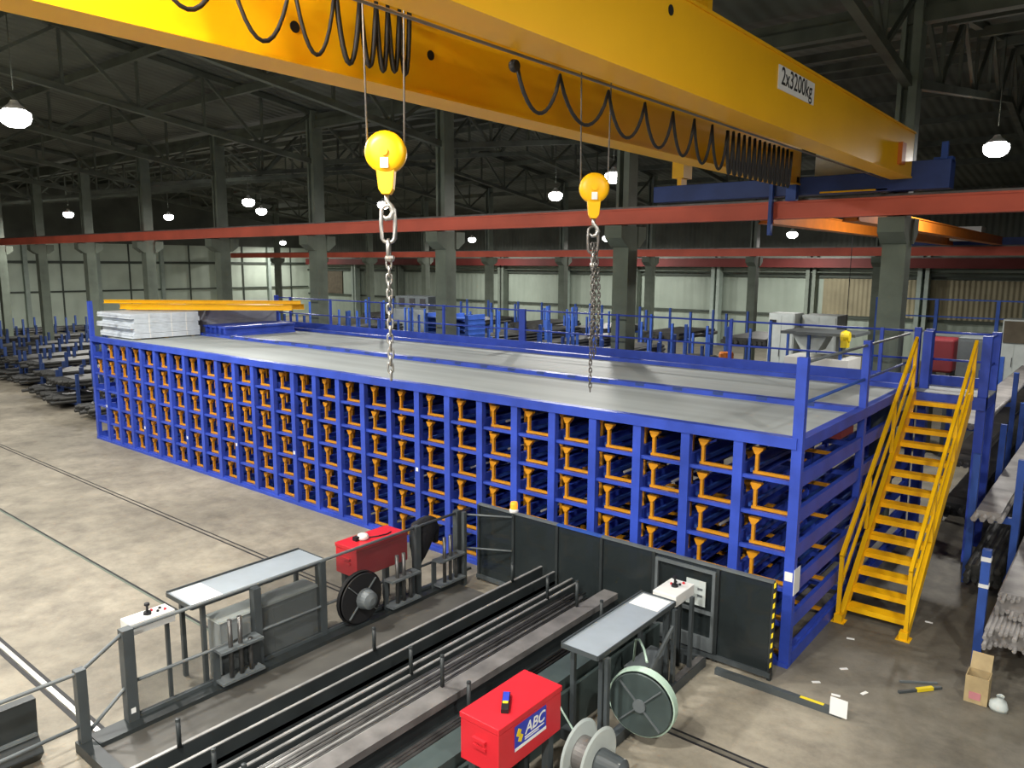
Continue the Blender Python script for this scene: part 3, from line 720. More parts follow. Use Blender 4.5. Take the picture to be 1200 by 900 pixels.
MB().tube([(FX, -6.42, 0.30), (FX, -8.3, 0.26)], 0.02).build('middle_rail', GREYM, fe)
MB().box(FX - 0.005, FX + 0.005, -5.86, -4.42, 0.16, 0.53).build('pane', SMOKE, fe)
MB().box(FX - 0.005, FX + 0.005, -4.30, -3.41, 0.16, 1.13).build('pane', SMOKE, fe)
MB().box(FX - 0.005, FX + 0.005, -3.31, -1.68, 0.16, 1.13).build('pane', SMOKE, fe)
MB().box(FX + 0.062, FX + 0.066, -5.96, -5.91, 0.22, 0.28).build('sticker', PAPER, fe)
# roller guide brackets
def guide(y, lab):
    g = thing('roller_guide', lab, 'roller guide', (-4.93, y, 0.12))
    MB().box(-4.99, -4.80, y - 0.28, y + 0.28, 0.55, 0.58).build('upper_plate', GREYM, g)
    MB().box(-4.99, -4.80, y - 0.28, y + 0.28, 0.16, 0.19).build('lower_plate', GREYM, g)
    for s_ in (-0.26, 0.26): MB().box(-4.99, -4.96, y + s_ - 0.04, y + s_ + 0.04, 0.12, 0.55).build('side_plate', GREY, g)
    for k in range(3):
        yy = y - 0.12 + 0.13 * k
        MB().tube([(-4.88, yy, 0.19), (-4.88, yy, 0.92 if k < 2 else 0.6)], 0.028, 10).build('roller', BARS, g)
guide(-4.70, 'roller guide bracket on the fence in front of the grey cabinet')
guide(-2.05, 'roller guide bracket on the fence beside the cable reel')
guide(-1.07, 'roller guide bracket on the fence next to the dark screen')

# control boxes, trays
def control_box(x0, x1, y0, y1, z, lab, joystick_y):
    t = thing('control_box', lab, 'control box', ((x0 + x1) / 2, (y0 + y1) / 2, 0))
    MB().box(x0, x1, y0, y1, z - 0.14, z).build('housing', WHITE, t, 0.008)
    for i, (fx, fy, c) in enumerate(((0.3, 0.62, RED), (0.6, 0.7, INK), (0.35, 0.8, INK), (0.65, 0.85, RED))):
        x = x0 + (x1 - x0) * fx; y = y0 + (y1 - y0) * fy
        MB().lathe([(0.001, 0.02), (0.015, 0.02), (0.018, 0)], (x, y, z), 'Z', 10).build('button', c, t)
    j = MB().lathe([(0.045, 0), (0.04, 0.03), (0.015, 0.035), (0.012, 0.1), (0.03, 0.105), (0.028, 0.13), (0.001, 0.135)], ((x0 + x1) / 2, joystick_y, z), 'Z', 12)
    j.build('joystick', INK, t)
    for yy in (y0 + 0.05, y1 - 0.05): MB().box((x0 + x1) / 2 - .02, (x0 + x1) / 2 + .02, yy - .02, yy + .02, 0, z - 0.14).build('leg', GREY, t)
    return t
control_box(-5.36, -5.12, -5.85, -5.34, 1.17, 'white control box with joystick on the open aisle side', -5.6)
control_box(-1.22, -0.9, -1.27, -0.78, 1.13, 'white control box with joystick next to the dark screen door', -1.0)
def tray(x0, x1, y0, y1, z, lab, py0, py1):
    t = thing('tray_table', lab, 'tray', ((x0 + x1) / 2, (y0 + y1) / 2, 0))
    MB().box(x0, x1, y0, y1, z - 0.02, z).build('tray_top', GREYL, t)
    MB().box(x0 - 0.012, x0, y0, y1, z - 0.04, z + 0.025).box(x1, x1 + 0.012, y0, y1, z - 0.04, z + 0.012).box(x0, x1, y0 - 0.012, y0, z - 0.04, z + 0.012).box(x0, x1, y1, y1 + 0.012, z - 0.04, z + 0.012).build('rim', GREY, t)
    for yy in (y0 + 0.15, y1 - 0.1):
        for xx in (x0 + 0.05, x1 - 0.04): MB().box(xx - .025, xx + .025, yy - .025, yy + .025, 0, z - 0.02).build('leg', GREY, t)
    MB().bar(((x0 + x1) / 2, y0 + 0.15, z - 0.1), ((x0 + x1) / 2, y1 - 0.1, z - 0.1), 0.04, 0.04).build('stretcher', GREY, t)
    p = MB().box(x0 + 0.03, x1 - 0.04, py0, py1, z, z + 0.003).build('paper_sheet', PAPER)
    return t, p
t, p = tray(-5.72, -5.13, -5.14, -3.24, 1.12, 'grey steel tray table on the open aisle side of the fence', -5.1, -4.72)
tag(p, 'white paper sheet on the end of the aisle side tray table', 'paper')
t, p = tray(-1.32, -0.87, -3.05, -1.35, 1.1, 'grey steel tray table in front of the dark screen door', -1.72, -1.38)
tag(p, 'white printed paper sheet on the tray table by the screen door', 'paper')

# electric cabinet
cb = thing('machine_cabinet', 'grey machine cabinet with pale top under the tray table', 'cabinet', (-5.25, -4.1, 0))
MB().box(-5.42, -5.14, -4.8, -3.38, 0.0, 0.78).build('body', CABG, cb, 0.006)
MB().box(-5.44, -5.12, -4.82, -3.375, 0.78, 0.81).build('top_plate', PALEG, cb)
MB().box(-5.136, -5.13, -4.72, -4.1, 0.06, 0.72).build('door', CABG, cb); MB().box(-5.136, -5.13, -4.06, -3.46, 0.06, 0.72).build('door', CABG, cb)

# red boxes
def red_box(x0, x1, y0, y1, z0, z1, lab, logo):
    t = thing('red_machine_box', lab, 'machine box', ((x0 + x1) / 2, (y0 + y1) / 2, 0))
    MB().box(x0, x1, y0, y1, z0, z1 - 0.06).build('body', RED, t, 0.006)
    MB().box(x0 - 0.008, x1 + 0.008, y0 - 0.008, y1 + 0.008, z1 - 0.055, z1).build('lid', RED, t, 0.006)
    MB().box(x0 + 0.16, x1 - 0.14, y0 - 0.03, y0, z1 - 0.2, z1 - 0.17).box(x0 + 0.16, x1 - 0.14, y0 - 0.02, y0, z1 - 0.27, z1 - 0.24).build('handle', RED, t)
    for yy in (y0 + 0.1, y1 - 0.1):
        MB().box(x0 + 0.04, x0 + 0.12, yy - 0.04, yy + 0.04, 0, z0).box(x1 - 0.12, x1 - 0.04, yy - 0.04, yy + 0.04, 0, z0).build('leg', GREY, t)
    if logo:
        lg = MB().box(x1, x1 + 0.006, -4.43, -3.965, 0.775, 1.015).build('logo_plate', SIGNB, t)
        MB().box(x1 + 0.006, x1 + 0.008, -4.43, -3.965, 0.775, 0.805).build('logo_stripe', PAPER, lg)
        text_mesh('ABC', 0.15, 'logo_lettering', PAPER, lg, M_px(x1 + 0.0075, -4.14, 0.925), 0.001, bold=0.0022, shear=0.22)
        MB().box(x1 + 0.006, x1 + 0.008, -4.29, -4.0, 0.845, 0.858).box(x1 + 0.006, x1 + 0.008, -4.29, -4.08, 0.825, 0.835).build('logo_underline', PAPER, lg)
        e = MB()
        for dy, dz in ((-0.02, 0.03), (0.02, -0.03)):
            cy, czz = -4.365 + dy * .6, 0.91 + dz
            e.prism([(cy - 0.035, czz - .02), (cy + .01, czz - .045), (cy + .04, czz + .012), (cy - .005, czz + .045)], 'X', x1 + 0.006, x1 + 0.009)
        e.build('logo_emblem', SIGNY, lg)
    return t
red_box(-5.60, -5.13, -2.70, -1.73, 0.66, 1.10, 'red box on legs beside the fence and cable reel', False)
red_box(-1.30, -0.85, -4.65, -3.72, 0.64, 1.10, 'red box with a blue ABC logo at the conveyor', True)
# things on them
rc = thing('remote_control', 'blue and black handheld remote lying on the red logo box', 'remote control', (-1.03, -4.33, 1.1))
rm = Matrix.Translation((-1.06, -4.3, 1.1)) @ Matrix.Rotation(math.radians(36), 4, 'Z')
for nm, a, m in (('casing', (-.035, .035, -.16, .13, 0, .045), INK), ('keypad', (-.03, .03, -.03, .12, .045, .05), SIGNB), ('stop_button', (-.025, .025, -.07, -.035, .045, .052), SIGNY)):
    q = MB().box(*a); q.v = [rm @ v for v in q.v]; q.build(nm, m, rc, 0.004)
gd = thing('hand_scanner', 'white handheld scanner with a cable on the plain red box', 'scanner', (-5.42, -2.45, 1.1))
q = MB().lathe([(0.001, 0), (0.08, 0.0), (0.095, 0.03), (0.07, 0.075), (0.001, 0.085)], (-5.40, -2.36, 1.1), 'Z', 16); q.sm = [True] * len(q.f); q.build('shell', WHITE, gd)
MB().box(-5.46, -5.38, -2.5, -2.42, 1.1, 1.16).build('grip', INK, gd)
MB().tube([(-5.36, -2.3, 1.115), (-5.3, -2.15, 1.11), (-5.27, -2.0, 1.11), (-5.3, -1.9, 1.11)], 0.009, 6).build('cable', INK, gd)

# black jacket hung over the fence top rail
jm = MB()
rings = [(1.22, 0.10, 0.05), (1.16, 0.24, 0.10), (1.0, 0.27, 0.12), (0.85, 0.22, 0.11), (0.72, 0.16, 0.09), (0.6, 0.11, 0.07), (0.52, 0.07, 0.05)]
vs = []; N = 16
for i, (z, a, b) in enumerate(rings):
    for k in range(N):
        tt = 2 * math.pi * k / N; w = 1 + 0.12 * math.sin(5 * tt + i)
        vs.append((-5.15 + b * w * math.cos(tt), -1.42 + 0.03 * (3 - i) + a * w * math.sin(tt), z))
fs = [tuple(range(N)), tuple(range((len(rings) - 1) * N, len(rings) * N))]
for i in range(len(rings) - 1):
    for k in range(N): fs.append((i * N + k, i * N + (k + 1) % N, (i + 1) * N + (k + 1) % N, (i + 1) * N + k))
jm.add(vs, fs, True)
jk = thing('work_jacket', 'black work jacket hung over the fence rail beside the red box', 'jacket', (-5.15, -1.42, 0.52))
jm.build('jacket_body', CLOTH, jk)
MB().tube([(-5.17, -1.17, 1.12), (-5.2, -1.06, 0.95), (-5.19, -1.08, 0.74)], [0.075, 0.065, 0.045], 10).build('sleeve', CLOTH, jk)

# reels
def reel(x, y, z, R, w, face, rim, lab, nm, core):
    t = thing(nm, lab, 'reel', (x, y, z - R))
    MB().lathe([(core, w), (R * 0.97, w), (R, w - 0.012), (R * 0.97, w - 0.024), (core, w - 0.024)], (x, y, z), 'X', 36).build('flange', face, t)
    MB().lathe([(core, 0), (R * 0.97, 0), (R, 0.012), (R * 0.97, 0.024), (core, 0.024)], (x, y, z), 'X', 36).build('flange', face, t)
    m = MB(); nn = 5
    for i in range(nn):
        xx = x + 0.03 + (w - 0.06) * (i + 0.5) / nn
        m.tube([(xx, y + R * 1.04 * math.cos(a), z + R * 1.04 * math.sin(a)) for a in [2 * math.pi * k / 36 for k in range(36)]], (w - 0.06) / nn / 2 * 1.05, 6, True)
    m.build('wound_hose', rim, t)
    MB().lathe([(0.001, w + 0.03), (core, w + 0.03), (core, -0.08), (0.001, -0.08)], (x, y, z), 'X', 20).build('hub', GREYM, t)
    for k in range(4):
        a = math.pi / 4 + k * math.pi / 2
        MB().bar((x + w + 0.008, y + core * .8 * math.cos(a), z + core * .8 * math.sin(a)), (x + w + 0.008, y + R * .93 * math.cos(a), z + R * .93 * math.sin(a)), 0.012, 0.03, (1, 0, 0)).build('spoke', GREYM, t)
    return t
rl = reel(-0.60, -2.50, 0.50, 0.35, 0.17, GREENG, HOSE, 'round hose reel with pale green hose beside the conveyor', 'hose_reel', 0.07)
rl.rotation_euler = (0, 0, math.radians(-82))
reel(-5.0, -2.82, 0.49, 0.36, 0.12, BLACK, BLACK, 'black cable reel on the fence under the plain red box', 'cable_reel', 0.06)
MB().lathe([(0.001, 0), (0.13, 0), (0.15, .03), (0.12, 0.16), (0.05, 0.2), (0.001, 0.2)], (-4.88, -2.8, 0.49), 'X', 20).build('motor_cover', GREYM, bpy.data.objects['cable_reel'])
MB().box(-5.04, -4.96, -2.9, -2.74, 0.12, 0.2).build('foot', GREY, bpy.data.objects['cable_reel'])
sp = thing('cable_spool', 'grey metal spool with dark motor below the red logo box', 'spool', (-0.62, -3.55, 0.0))
for x in (-0.75, -0.53): MB().lathe([(0.10, 0), (0.30, 0.0), (0.33, 0.01), (0.30, 0.022), (0.10, 0.022)], (x, -3.55, 0.36), 'X', 32).build('flange', PALEG, sp)
MB().lathe([(0.17, 0), (0.17, 0.2)], (-0.74, -3.55, 0.36), 'X', 28).build('core', BARW, sp)
MB().lathe([(0.001, 0), (0.13, 0), (0.135, 0.02), (0.12, 0.26), (0.07, 0.3), (0.001, 0.3)], (-0.51, -3.55, 0.36), 'X', 24).build('motor', GREY, sp)
MB().box(-0.32, -0.25, -3.6, -3.5, 0.25, 0.47).build('terminal_box', WHITE, sp)
MB().box(-0.74, -0.27, -3.65, -3.45, 0, 0.05).box(-0.66, -0.6, -3.62, -3.48, 0.05, 0.25).build('stand', GREY, sp)

# base frame under the logo box side
bf = thing('machine_base_frame', 'grey green base frame along the conveyor carrying the hose reel', 'frame', (-1.1, -4.2, 0))
MB().box(-1.36, -1.32, YA, -0.85, 0.0, 0.5).build('side_plate', GREENG, bf)
MB().box(-0.87, -0.77, -7.6, -0.62, 0.0, 0.13).build('sill_beam', GREY, bf)
for a_, b_, c_ in ((-0.75, -0.62, -0.87), (-3.05, -2.95, -0.87)): MB().box(-1.32, c_, a_, b_, 0.0, 0.13).build('cross_beam', GREY, bf)
MB().box(-0.86, -0.78, -1.4, -0.66, 0.13, 0.14).build('sill_cap', BARW, bf)
for y in (-2.93, -1.45, -1.0):
    MB().box(-0.84, -0.80, y - 0.03, y + 0.03, 0.13, 1.06).build('upright', GREY, bf)
MB().bar((-0.83, -2.0, 0.5), (-0.83, -1.45, 0.85), 0.03, 0.05).build('brace', GREYM, bf)
MB().box(-1.2, -0.96, -1.95, -1.3, 0.13, 0.42).build('drive_housing', GREYM, bf)
MB().tube([(-0.62, -2.46, 0.885), (-0.75, -2.3, 0.93), (-0.92, -2.1, 0.9), (-1.05, -1.95, 0.8), (-1.1, -1.9, 0.5)], 0.014, 6).build('hose_lead', HOSE, bf)
MB().tube([(-1.2, -3.3, 0.6), (-0.9, -3.45, 0.5), (-0.78, -3.5, 0.42)], 0.012, 6).build('cable', HOSE, bf)

# ------------------------------------------------------------------ dark screen in front of the rack
PY = -0.42
sc = thing('machine_screen', 'dark smoky screen wall standing in front of the rack', 'screen', (-2.4, PY, 0))
XS = [-4.84, -4.12, -3.28, -2.5, -1.66, -0.74, -0.02]
for i in range(6):
    a, b = XS[i], XS[i + 1]
    MB().box(a + 0.03, b - 0.03, PY - 0.012, PY + 0.012, 0.10, 1.27).build('screen_panel', SCREEN, sc)
    MB().box(a, b, PY - 0.03, PY + 0.03, 1.265, 1.295).build('cap_rail', GREYM if i != 2 else BLUE2, sc)
for x in XS: MB().box(x - 0.022, x + 0.022, PY - 0.03, PY + 0.03, 0.0, 1.27).build('post', GREYD, sc)
MB().box(-4.87, 0.0, PY - 0.05, PY + 0.05, 0.04, 0.1).build('sill', GREY, sc)
# wing with two rails
MB().box(-4.90, -4.84, -0.78, -0.72, 0.0, 1.22).build('post', GREY, sc)
for z in (1.17, 0.62): MB().tube([(-4.12, PY - 0.05, z + 0.05), (-4.87, PY - 0.3, z)], 0.015, 6).build('stay_rail', GREYM, sc)
dr = MB().box(-1.62, -1.58, PY - 0.06, PY - 0.02, 0.12, 1.22).box(-0.80, -0.76, PY - 0.06, PY - 0.02, 0.12, 1.22).box(-1.58, -0.8, PY - 0.06, PY - 0.02, 1.18, 1.22).box(-1.58, -0.8, PY - 0.06, PY - 0.02, 0.62, 0.66).box(-1.58, -0.8, PY - 0.06, PY - 0.02, 0.12, 0.3)
d_ = dr.build('door_frame', GREYM, sc)
MB().box(-1.15, -0.88, PY - 0.07, PY - 0.06, 0.72, 1.06).build('notice', PALEG, d_)
MB().box(-0.99, -0.92, PY - 0.073, PY - 0.07, 0.93, 0.96).box(-0.99, -0.92, PY - 0.073, PY - 0.07, 0.84, 0.87).build('notice_print', GREYM, d_)
hz_ = MB(); hk_ = MB()
for k in range(18):
    z = 0.1 + 1.17 * k / 18; y_ = PY - 0.034
    (hz_ if k % 2 else hk_).prism([(-0.016, z), (0.008, z + 0.03), (0.008, z + 0.03 + 0.065), (-0.016, z + 0.065)], 'Y', y_, y_ + 0.003)
hz_.build('hazard_stripe', SIGNY, sc); hk_.build('hazard_stripe', INK, sc)
bc = thing('warning_beacon', 'orange and white warning beacon on top of the dark screen', 'beacon', (-4.12, PY, 1.295))
MB().lathe([(0.07, 0), (0.075, 0.03), (0.06, 0.05), (0.001, 0.05)], (-4.12, PY, 1.295), 'Z', 16).build('base', WHITE, bc)
MB().lathe([(0.058, 0.05), (0.06, 0.13), (0.05, 0.16), (0.001, 0.17)], (-4.12, PY, 1.295), 'Z', 16).build('lens', BEAC, bc)

# floor beam with white marker card
fb = thing('floor_beam', 'steel beam lying on the floor with a white card at its end', 'beam', (0.15, -0.68, 0))
MB().bar((-0.6, -0.70, 0.04), (0.93, -0.68, 0.04), 0.07, 0.08).build('beam', GREY, fb)
MB().bar((0.45, -0.685, 0.081), (0.72, -0.681, 0.081), 0.05, 0.003).build('warning_tape', SIGNY, fb)
MB().box(0.80, 0.99, -0.735, -0.725, 0.03, 0.24).build('marker_card', PAPER, fb)

# dark bin at the open end of the fence
dbn = thing('scrap_bin', 'dark ribbed steel scrap bin behind the low end of the fence', 'bin', (-5.45, -7.5, 0))
MB().prism([(-5.45, 0.0), (-5.25, 0.0), (-5.12, 0.14), (-5.25, 0.3), (-5.22, 0.70), (-5.34, 0.70)], 'Y', -8.4, -6.78).build('body', GREYD, dbn, 0.008)
MB().box(-5.25, -5.20, -8.4, -6.8, 0.30, 0.325).build('rib', GREYM, dbn)

# ------------------------------------------------------------------ floor odds and ends
cbx = thing('cardboard_box', 'small open cardboard box on the floor by the blue post', 'box', (2.06, 0.75, 0))
MB().box(1.93, 2.17, 0.62, 0.63, 0, 0.33).box(1.93, 2.17, 0.85, 0.86, 0, 0.33).box(1.93, 1.94, 0.63, 0.85, 0, 0.33).box(2.16, 2.17, 0.63, 0.85, 0, 0.33).box(1.94, 2.16, 0.63, 0.85, 0, 0.01).build('body', CARD, cbx)
MB().prism([(0.85, 0.33), (0.86, 0.33), (0.95, 0.5), (0.94, 0.505)], 'X', 1.94, 2.16).build('flap', CARD, cbx)
MB().box(1.98, 2.10, 0.612, 0.62, 0.05, 0.14).build('print_mark', mat('pink_print', (0.5, 0.2, 0.22), 0.8), cbx)
bag = MB(); bag.lathe([(0.001, 0), (0.09, 0.0), (0.11, 0.04), (0.08, 0.1), (0.03, 0.14), (0.045, 0.17)], (2.28, 0.66, 0), 'Z', 12); bag.sm = [True] * len(bag.f)
bag.v = [v + Vector((0.012 * math.sin(40 * v.z + 9 * v.x), 0.012 * math.cos(35 * v.y), 0)) for v in bag.v]
tag(bag.build('plastic_bag', PALEG), 'crumpled pale plastic bag beside the cardboard box', 'bag')
sc_ = thing('floor_scraper', 'scraper with a yellow grip lying on the floor near the cardboard box', 'tool', (1.55, 0.5, 0))
MB().bar((1.30, 0.28, 0.02), (1.68, 0.72, 0.02), 0.03, 0.03).build('shaft', GREY, sc_)
MB().bar((1.46, 0.46, 0.025), (1.6, 0.63, 0.025), 0.045, 0.04).build('grip', SIGNY, sc_)
MB().bar((1.25, 0.55, 0.02), (1.62, 0.80, 0.02), 0.025, 0.025).build('side_bar', GREYM, sc_)
for k, (x, y, a) in enumerate(((0.45, 1.35, .3), (0.62, 0.45, 0.8), (0.73, -0.25, 0.2), (1.18, 2.6, .1), (0.98, 0.02, 1.2), (0.45, -.1, .7))):
    m = MB().box(-0.05, 0.05, -0.02, 0.02, 0, 0.006); R_m = Matrix.Translation((x, y, 0)) @ Matrix.Rotation(a, 4, 'Z'); m.v = [R_m @ v for v in m.v]
    tag(m.build('paper_scrap', PAPER), 'small white paper scrap on the floor between stairs and screen', 'scrap', 'paper scraps on the floor')

# ------------------------------------------------------------------ bar racks and bars by the stairs side
def bar_pack(x0, x1, y0, y1, z0, z1, r, m, lab, grp=None, axis='Y', jit=0.25):
    """one strapped pack: surface rows of bars"""
    z0 += 0.003; mb = MB(); nx = max(2, int((x1 - x0) / (2 * r))) if axis == 'Y' else max(2, int((y1 - y0) / (2 * r)))
    nz = max(1, int((z1 - z0) / (2 * r)))
    for i in range(nx):
        for j in range(nz):
            if 0 < i < nx - 1 and 0 < j < nz - 1: continue
            e0, e1 = random.uniform(0, jit), random.uniform(0, jit)
            z = z0 + r + 2 * r * j
            if axis == 'Y':
                x = x0 + r + (x1 - x0 - 2 * r) * i / (nx - 1)
                mb.tube([(x, y0 + e0, z), (x, y1 - e1, z)], r, 6)
            else:
                y = y0 + r + (y1 - y0 - 2 * r) * i / (nx - 1)
                mb.tube([(x0 + e0, y, z), (x1 - e1, y, z)], r, 6)
    # solid heart of the pack
    q = r
    if axis == 'Y': mb.box(x0 + q, x1 - q, y0 + jit, y1 - jit, z0, z1 - q)
    else: mb.box(x0 + jit, x1 - jit, y0 + q, y1 - q, z0, z1 - q)
    return tag(mb.build('strapped_bar_pack', m), lab, 'bar pack', grp)
def stanchions(lab, posts, x0, x1, zb, zt, ax='Y', grp='blue stanchion racks', hw=0.05, alt=0.0, bm_=None):
    BLUE2 = bm_ or BLUE2_
    """posts: positions along ax; uprights at both sides x0/x1"""
    t = thing('stanchion_rack', lab, 'rack', ((x0 + x1) / 2, (posts[0] + posts[-1]) / 2, 0) if ax == 'Y' else ((posts[0] + posts[-1]) / 2, (x0 + x1) / 2, 0), grp)
    for ip, p in enumerate(posts):
        for s in (x0, x1):
            if ax == 'Y': MB().box(s - hw, s + hw, p - hw, p + hw, 0, zt - alt * (ip % 2)).build('stanchion', BLUE2, t)
            else: MB().box(p - .05, p + .05, s - .05, s + .05, 0, zt).build('stanchion', BLUE2, t)
        for z in zb:
            if ax == 'Y': MB().box(x0 + .05, x1 - .05, p - .05, p + .05, z - 0.1, z).build('cross_arm', BLUE2, t)
            else: MB().box(p - .05, p + .05, x0 + .05, x1 - .05, z - 0.1, z).build('cross_arm', BLUE2, t)
    return t
stanchions('blue stanchion rack carrying grey bar packs beside the staircase', [4.6, 7.6, 10.6, 13.6], 1.32, 1.92, [0.25, 1.2], 2.15)
bar_pack(1.38, 1.80, 4.0, 16, 1.20, 1.38, 0.045, PILE, 'flat grey pack of bars on the stanchion rack beside the staircase')
bar_pack(1.38, 1.86, 3.8, 16, 0.25, 0.55, 0.045, YARD, 'dark pack of bars on the low arms beside the staircase')
lp_ = thing('stanchion_rack', 'low blue stanchion with white bands in front of the wide bar pile', 'rack', (2.4, 3.0, 0), 'blue stanchion racks')
for p in (1.7, 5.0, 8.5):
    q = MB().box(1.85, 1.95, p - .05, p + .05, 0, 1.55).build('stanchion', BLUE2, lp_)
    if p < 2:
        MB().box(1.845, 1.955, p - .055, p + .055, 1.4, 1.46).box(1.845, 1.955, p - .055, p + .055, 1.05, 1.1).build('white_band', PAPER, q)
    MB().box(1.95, 3.2, p - .05, p + .05, 0.35, 0.45).build('cross_arm', BLUE2, lp_)
    MB().box(3.2, 3.3, p - .05, p + .05, 0, 1.55).build('stanchion', BLUE2, lp_)
bar_pack(2.0, 2.6, 1.1, 13, 0.45, 0.72, 0.025, PILE, 'wide pile of thin grey bars behind the low blue stanchion', None, 'Y', 0.3)
bar_pack(2.05, 3.1, 1.5, 13, 0.74, 1.02, 0.025, PILE, 'upper pile of thin grey bars behind the low blue stanchion', None, 'Y', 0.3)
# bars under the landing, seen through the stairs
stanchions('blue stanchion rack in the shade behind the stair treads', [7.9, 11.5, 15.0], 0.35, 1.05, [0.3, 1.3, 2.0], 2.7)
bar_pack(0.42, 0.98, 7.0, 19, 1.30, 1.5, 0.05, YARDL, 'grey pack of bars behind the stair treads, middle arms')
bar_pack(0.42, 0.98, 7.0, 19, 0.3, 0.6, 0.05, YARD, 'dark pack of bars behind the stair treads, low arms')
bar_pack(0.42, 0.98, 7.3, 19, 2.0, 2.15, 0.05, PILE, 'grey pack of bars behind the stair treads, top arms')

# ------------------------------------------------------------------ yard behind the rack: stanchion racks
rows = [(-7.3, 10.0, 2.6), (-9.6, 10.0, 2.4), (-12.0, 10.2, 2.5), (-14.4, 10.5, 2.6), (-16.9, 15.5, 2.4), (-19.3, 15.0, 2.5), (-21.8, 10.5, 2.4), (-24.6, 10.5, 2.6), (-27.6, 10.5, 2.4)]
for k, (x, y0, z1) in enumerate(rows):
    tall = 3.25 if k % 2 == 0 else 2.95
    stanchions('tall blue stanchion rack behind the deck, %s along from the staircase' % ORD[k], [y0 - 0.5 + 1.75 * q for q in range(6)], x - 0.7, x + 0.7, [0.4, 1.3], tall, hw=0.04, alt=0.45)
    bar_pack(x - 0.6, x + 0.6, y0 - 1, y0 + 8, 1.3, 1.3 + 0.28 + 0.25 * (k % 3), 0.07, YARD if k % 3 else YARDL, 'dark bar pack on upper arms of the %s rack behind the deck' % ORD[k], 'bar packs behind the deck')
    bar_pack(x - 0.6, x + 0.6, y0 - 1, y0 + 8, 0.4, 0.85, 0.08, YARD, 'dark bar pack on lower arms of the %s rack behind the deck' % ORD[k], 'bar packs behind the deck')
for k in range(7):
    x = -10.5 - 4.2 * k
    stanchions('far blue stanchion rack before the back wall, %s from the machines' % ORD[k], [24.5, 27.0], x - 1.2, x + 1.2, [0.5, 1.6], 2.9)
    bar_pack(x - 1.1, x + 1.1, 23.5, 28, 1.6, 2.0, 0.1, YARD, 'far pack of bars in the %s rack before the back wall' % ORD[k], 'far bar packs')
# pile of blue frames
for k in range(5):
    m = MB().box(-19.4, -17.0, 12.6, 13.6, 2.15 + 0.2 * k, 2.15 + 0.2 * k + 0.05)
    for x in (-19.3, -18.2, -17.1): m.box(x - 0.08, x + 0.08, 12.6, 13.6, 2.15 + 0.2 * k + 0.05, 2.15 + 0.2 * k + 0.19)
    m.box(-19.3, -19.1, 12.7, 13.5, 0, 2.15) if k == 0 else None; m.box(-17.3, -17.1, 12.7, 13.5, 0, 2.15) if k == 0 else None
    tag(m.build('blue_pallet', BLUE2), 'blue steel pallet behind the deck by a tall column, %s from the top' % ORD[4 - k], 'pallet', 'blue pallets behind the deck')
# machine with dark top seen left of the chain
mc = thing('packing_machine', 'grey machine with a dark ribbed top behind the deck railing', 'machine', (-27.0, 15, 0))
MB().box(-28.3, -25.6, 18.9, 20.4, 0, 2.7).build('body', GREYM, mc); MB().box(-28.2, -25.7, 19.0, 20.3, 2.7, 3.4).build('hood', GREY, mc)
for i in range(3): MB().box(-27.9 + i * .8, -27.5 + i * .8, 18.97, 19.0, 2.85, 3.3).build('vent', INK, mc)

# ------------------------------------------------------------------ machines behind the staircase end of the deck
def cabinet(x0, x1, y0, y1, z1, m, lab, nm='machine_cabinet'):
    t = thing(nm, lab, 'cabinet', ((x0 + x1) / 2, (y0 + y1) / 2, 0))
    MB().box(x0, x1, y0, y1, 0, z1).build('body', m, t, 0.01)
    MB().box(x0 + 0.05, (x0 + x1) / 2 - 0.01, y0 - 0.02, y0, 0.1, z1 - 0.08).build('door', m, t)
    MB().box((x0 + x1) / 2 + 0.01, x1 - 0.05, y0 - 0.02, y0, 0.1, z1 - 0.08).build('door', m, t)
    MB().box((x0 + x1) / 2 - 0.05, (x0 + x1) / 2 - 0.03, y0 - 0.04, y0 - 0.02, z1 * .5, z1 * .6).build('handle', INK, t)
    return t
c = cabinet(-8.0, -7.0, 20.0, 21.0, 3.3, PALEG, 'tall white electrical cabinet behind the deck railing')
MB().box(-7.95, -7.7, 19.95, 19.98, 2.9, 3.05).build('nameplate', INK, c)
cabinet(-6.9, -5.6, 20.5, 21.8, 3.25, PALEG, 'wide pale grey machine enclosure next to the tall white cabinet', 'machine_enclosure')
mm = thing('saw_machine', 'red and white machine with a grey canopy behind the corner post', 'machine', (-4.0, 14, 0))
MB().box(-4.9, -3.2, 13.4, 14.6, 0, 2.0).build('body', CABRED, mm); MB().box(-4.95, -3.15, 13.35, 14.65, 2.0, 2.45).build('upper_body', WHITE, mm)
MB().box(-5.1, -3.0, 13.3, 14.9, 3.12, 3.2).build('canopy', GREYM, mm)
for x in (-4.3, -3.4): MB().box(x - .04, x + .04, 13.4, 13.48, 2.45, 3.12).build('canopy_post', BLUE2, mm)
MB().prism([(-5.0, 3.1), (-3.95, 3.1), (-4.2, 2.6), (-4.7, 2.6)], 'Y', 14.0, 14.7).build('hopper', PALEG, mm)
oc = thing('orange_drum', 'orange drum standing behind the deck railing by the white cabinet', 'drum', (-5.75, 11.0, 0))
MB().lathe([(0.001, 2.7), (0.18, 2.7), (0.2, 2.66), (0.2, 1.9), (0.001, 1.9)], (-5.75, 11.0, 0), 'Z', 16).build('drum_body', ORANGE, oc)
MB().box(-6.05, -5.45, 10.7, 11.3, 0, 1.9).build('plinth', GREYM, oc)
yh = thing('yellow_hoist', 'small yellow chain hoist hanging behind the deck corner', 'hoist', (-3.25, 14, 2.9))
MB().lathe([(0.001, -0.1), (0.14, -0.1), (0.18, 0.0), (0.14, 0.12), (0.001, 0.12)], (-3.2, 13.1, 3.15), 'X', 16).box(-3.28, -3.1, 12.95, 13.2, 2.85, 3.05).build('motor_body', SIGNY, yh)
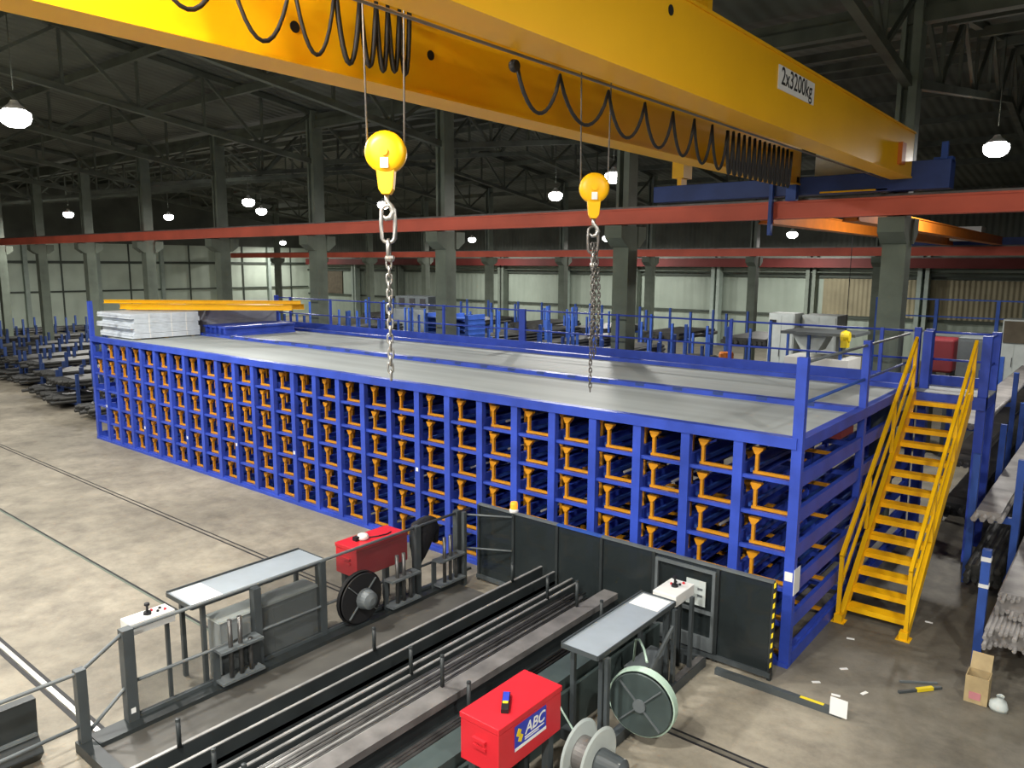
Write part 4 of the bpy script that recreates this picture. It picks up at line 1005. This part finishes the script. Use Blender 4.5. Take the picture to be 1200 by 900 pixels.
MB().tube([(-3.2, 13.1, 3.3), (-3.2, 13.1, 5.9)], 0.01, 5).build('suspension', INK, yh)
rcb = thing('machine_cabinet', 'dark red cabinet on legs seen above the landing', 'cabinet', (-0.92, 14, 0))
MB().box(-1.25, -0.6, 13.6, 14.5, 2.3, 3.2).build('body', CABRED, rcb, 0.06)
for x in (-1.15, -0.7): MB().box(x - 0.05, x + 0.05, 13.7, 14.4, 0, 2.3).build('leg', GREY, rcb)
cabinet(-0.45, 0.25, 13.2, 14.2, 3.3, GREYM, 'dark grey cabinet beside the red cabinet above the landing')
bcb = cabinet(-0.55, 0.25, 22.2, 23.2, 3.3, PALEG, 'pale cabinet with brown board beyond the landing post')
MB().box(-0.5, 0.2, 22.1, 22.17, 2.5, 3.25).build('board', BROWN, bcb)
gr = thing('work_platform', 'blue railed work platform far behind the corner post', 'platform', (-3.0, 24, 0))
MB().box(-5.0, 1.5, 23.5, 25, 2.5, 2.6).build('floor_plate', DECK, gr)
for x in (-5, -2.9, -0.9, 1.4):
    MB().box(x - .06, x + .06, 23.5, 23.62, 0, 3.9).build('post', BLUE2, gr)
for z in (3.85, 3.2): MB().box(-5, 1.4, 23.53, 23.59, z, z + 0.05).build('railing_bar', BLUE2, gr)

# ------------------------------------------------------------------ bar yard at the far end
YR = [(-23.1, 2.2, 8.0, 1.75), (-26.2, 2.2, 8.5, 1.3), (-28.7, 2.6, 8.4, 1.3), (-32.3, 3.2, 11, 1.45), (-34.6, 3.2, 11, 1.45), (-38.3, 4.2, 12, 1.5), (-40.6, 4.2, 12, 1.5), (-44.8, 5.0, 13, 1.6), (-50.5, 5.0, 15, 1.7)]
for k, (x, y0, y1, zt) in enumerate(YR):
    N = 10; ps = [y0 - 0.6 + (y1 - y0 + 1) * i / (N - 1) for i in range(N)]
    stanchions('low blue bar rack on the far floor, %s beyond the big rack end' % ORD[k], ps, x - 1.0, x + 0.7, [0.2, 0.75], 1.75 if k == 0 else zt - 0.08, 'Y', 'low bar racks on the far floor', bm_=BLUE3)
    bar_pack(x - 0.9, x + 0.6, y0 - 1.5, y1 + 1, 0.2, 0.5, 0.06, YARD, 'dark bars on floor arms of the %s low rack beyond the big rack' % ORD[k], 'bars in the far low racks', 'Y', 0.6)
    bar_pack(x - 0.9, x + 0.6, y0 - 1.1, y1 + 1, 0.75, 1.05, 0.06, YARD, 'bars on upper arms of the %s low rack beyond the big rack' % ORD[k], 'bars in the far low racks', 'Y', 0.6)

# ------------------------------------------------------------------ world and view
w = bpy.data.worlds.new('world'); SC.world = w; w.use_nodes = True
w.node_tree.nodes['Background'].inputs['Color'].default_value = (0.75, 0.85, 0.8, 1)
w.node_tree.nodes['Background'].inputs['Strength'].default_value = 0.05
SC.view_settings.view_transform = 'Standard'; SC.view_settings.look = 'None'
SC.view_settings.exposure = 0.75; SC.view_settings.gamma = 1.0; SC.view_settings.use_curve_mapping = False
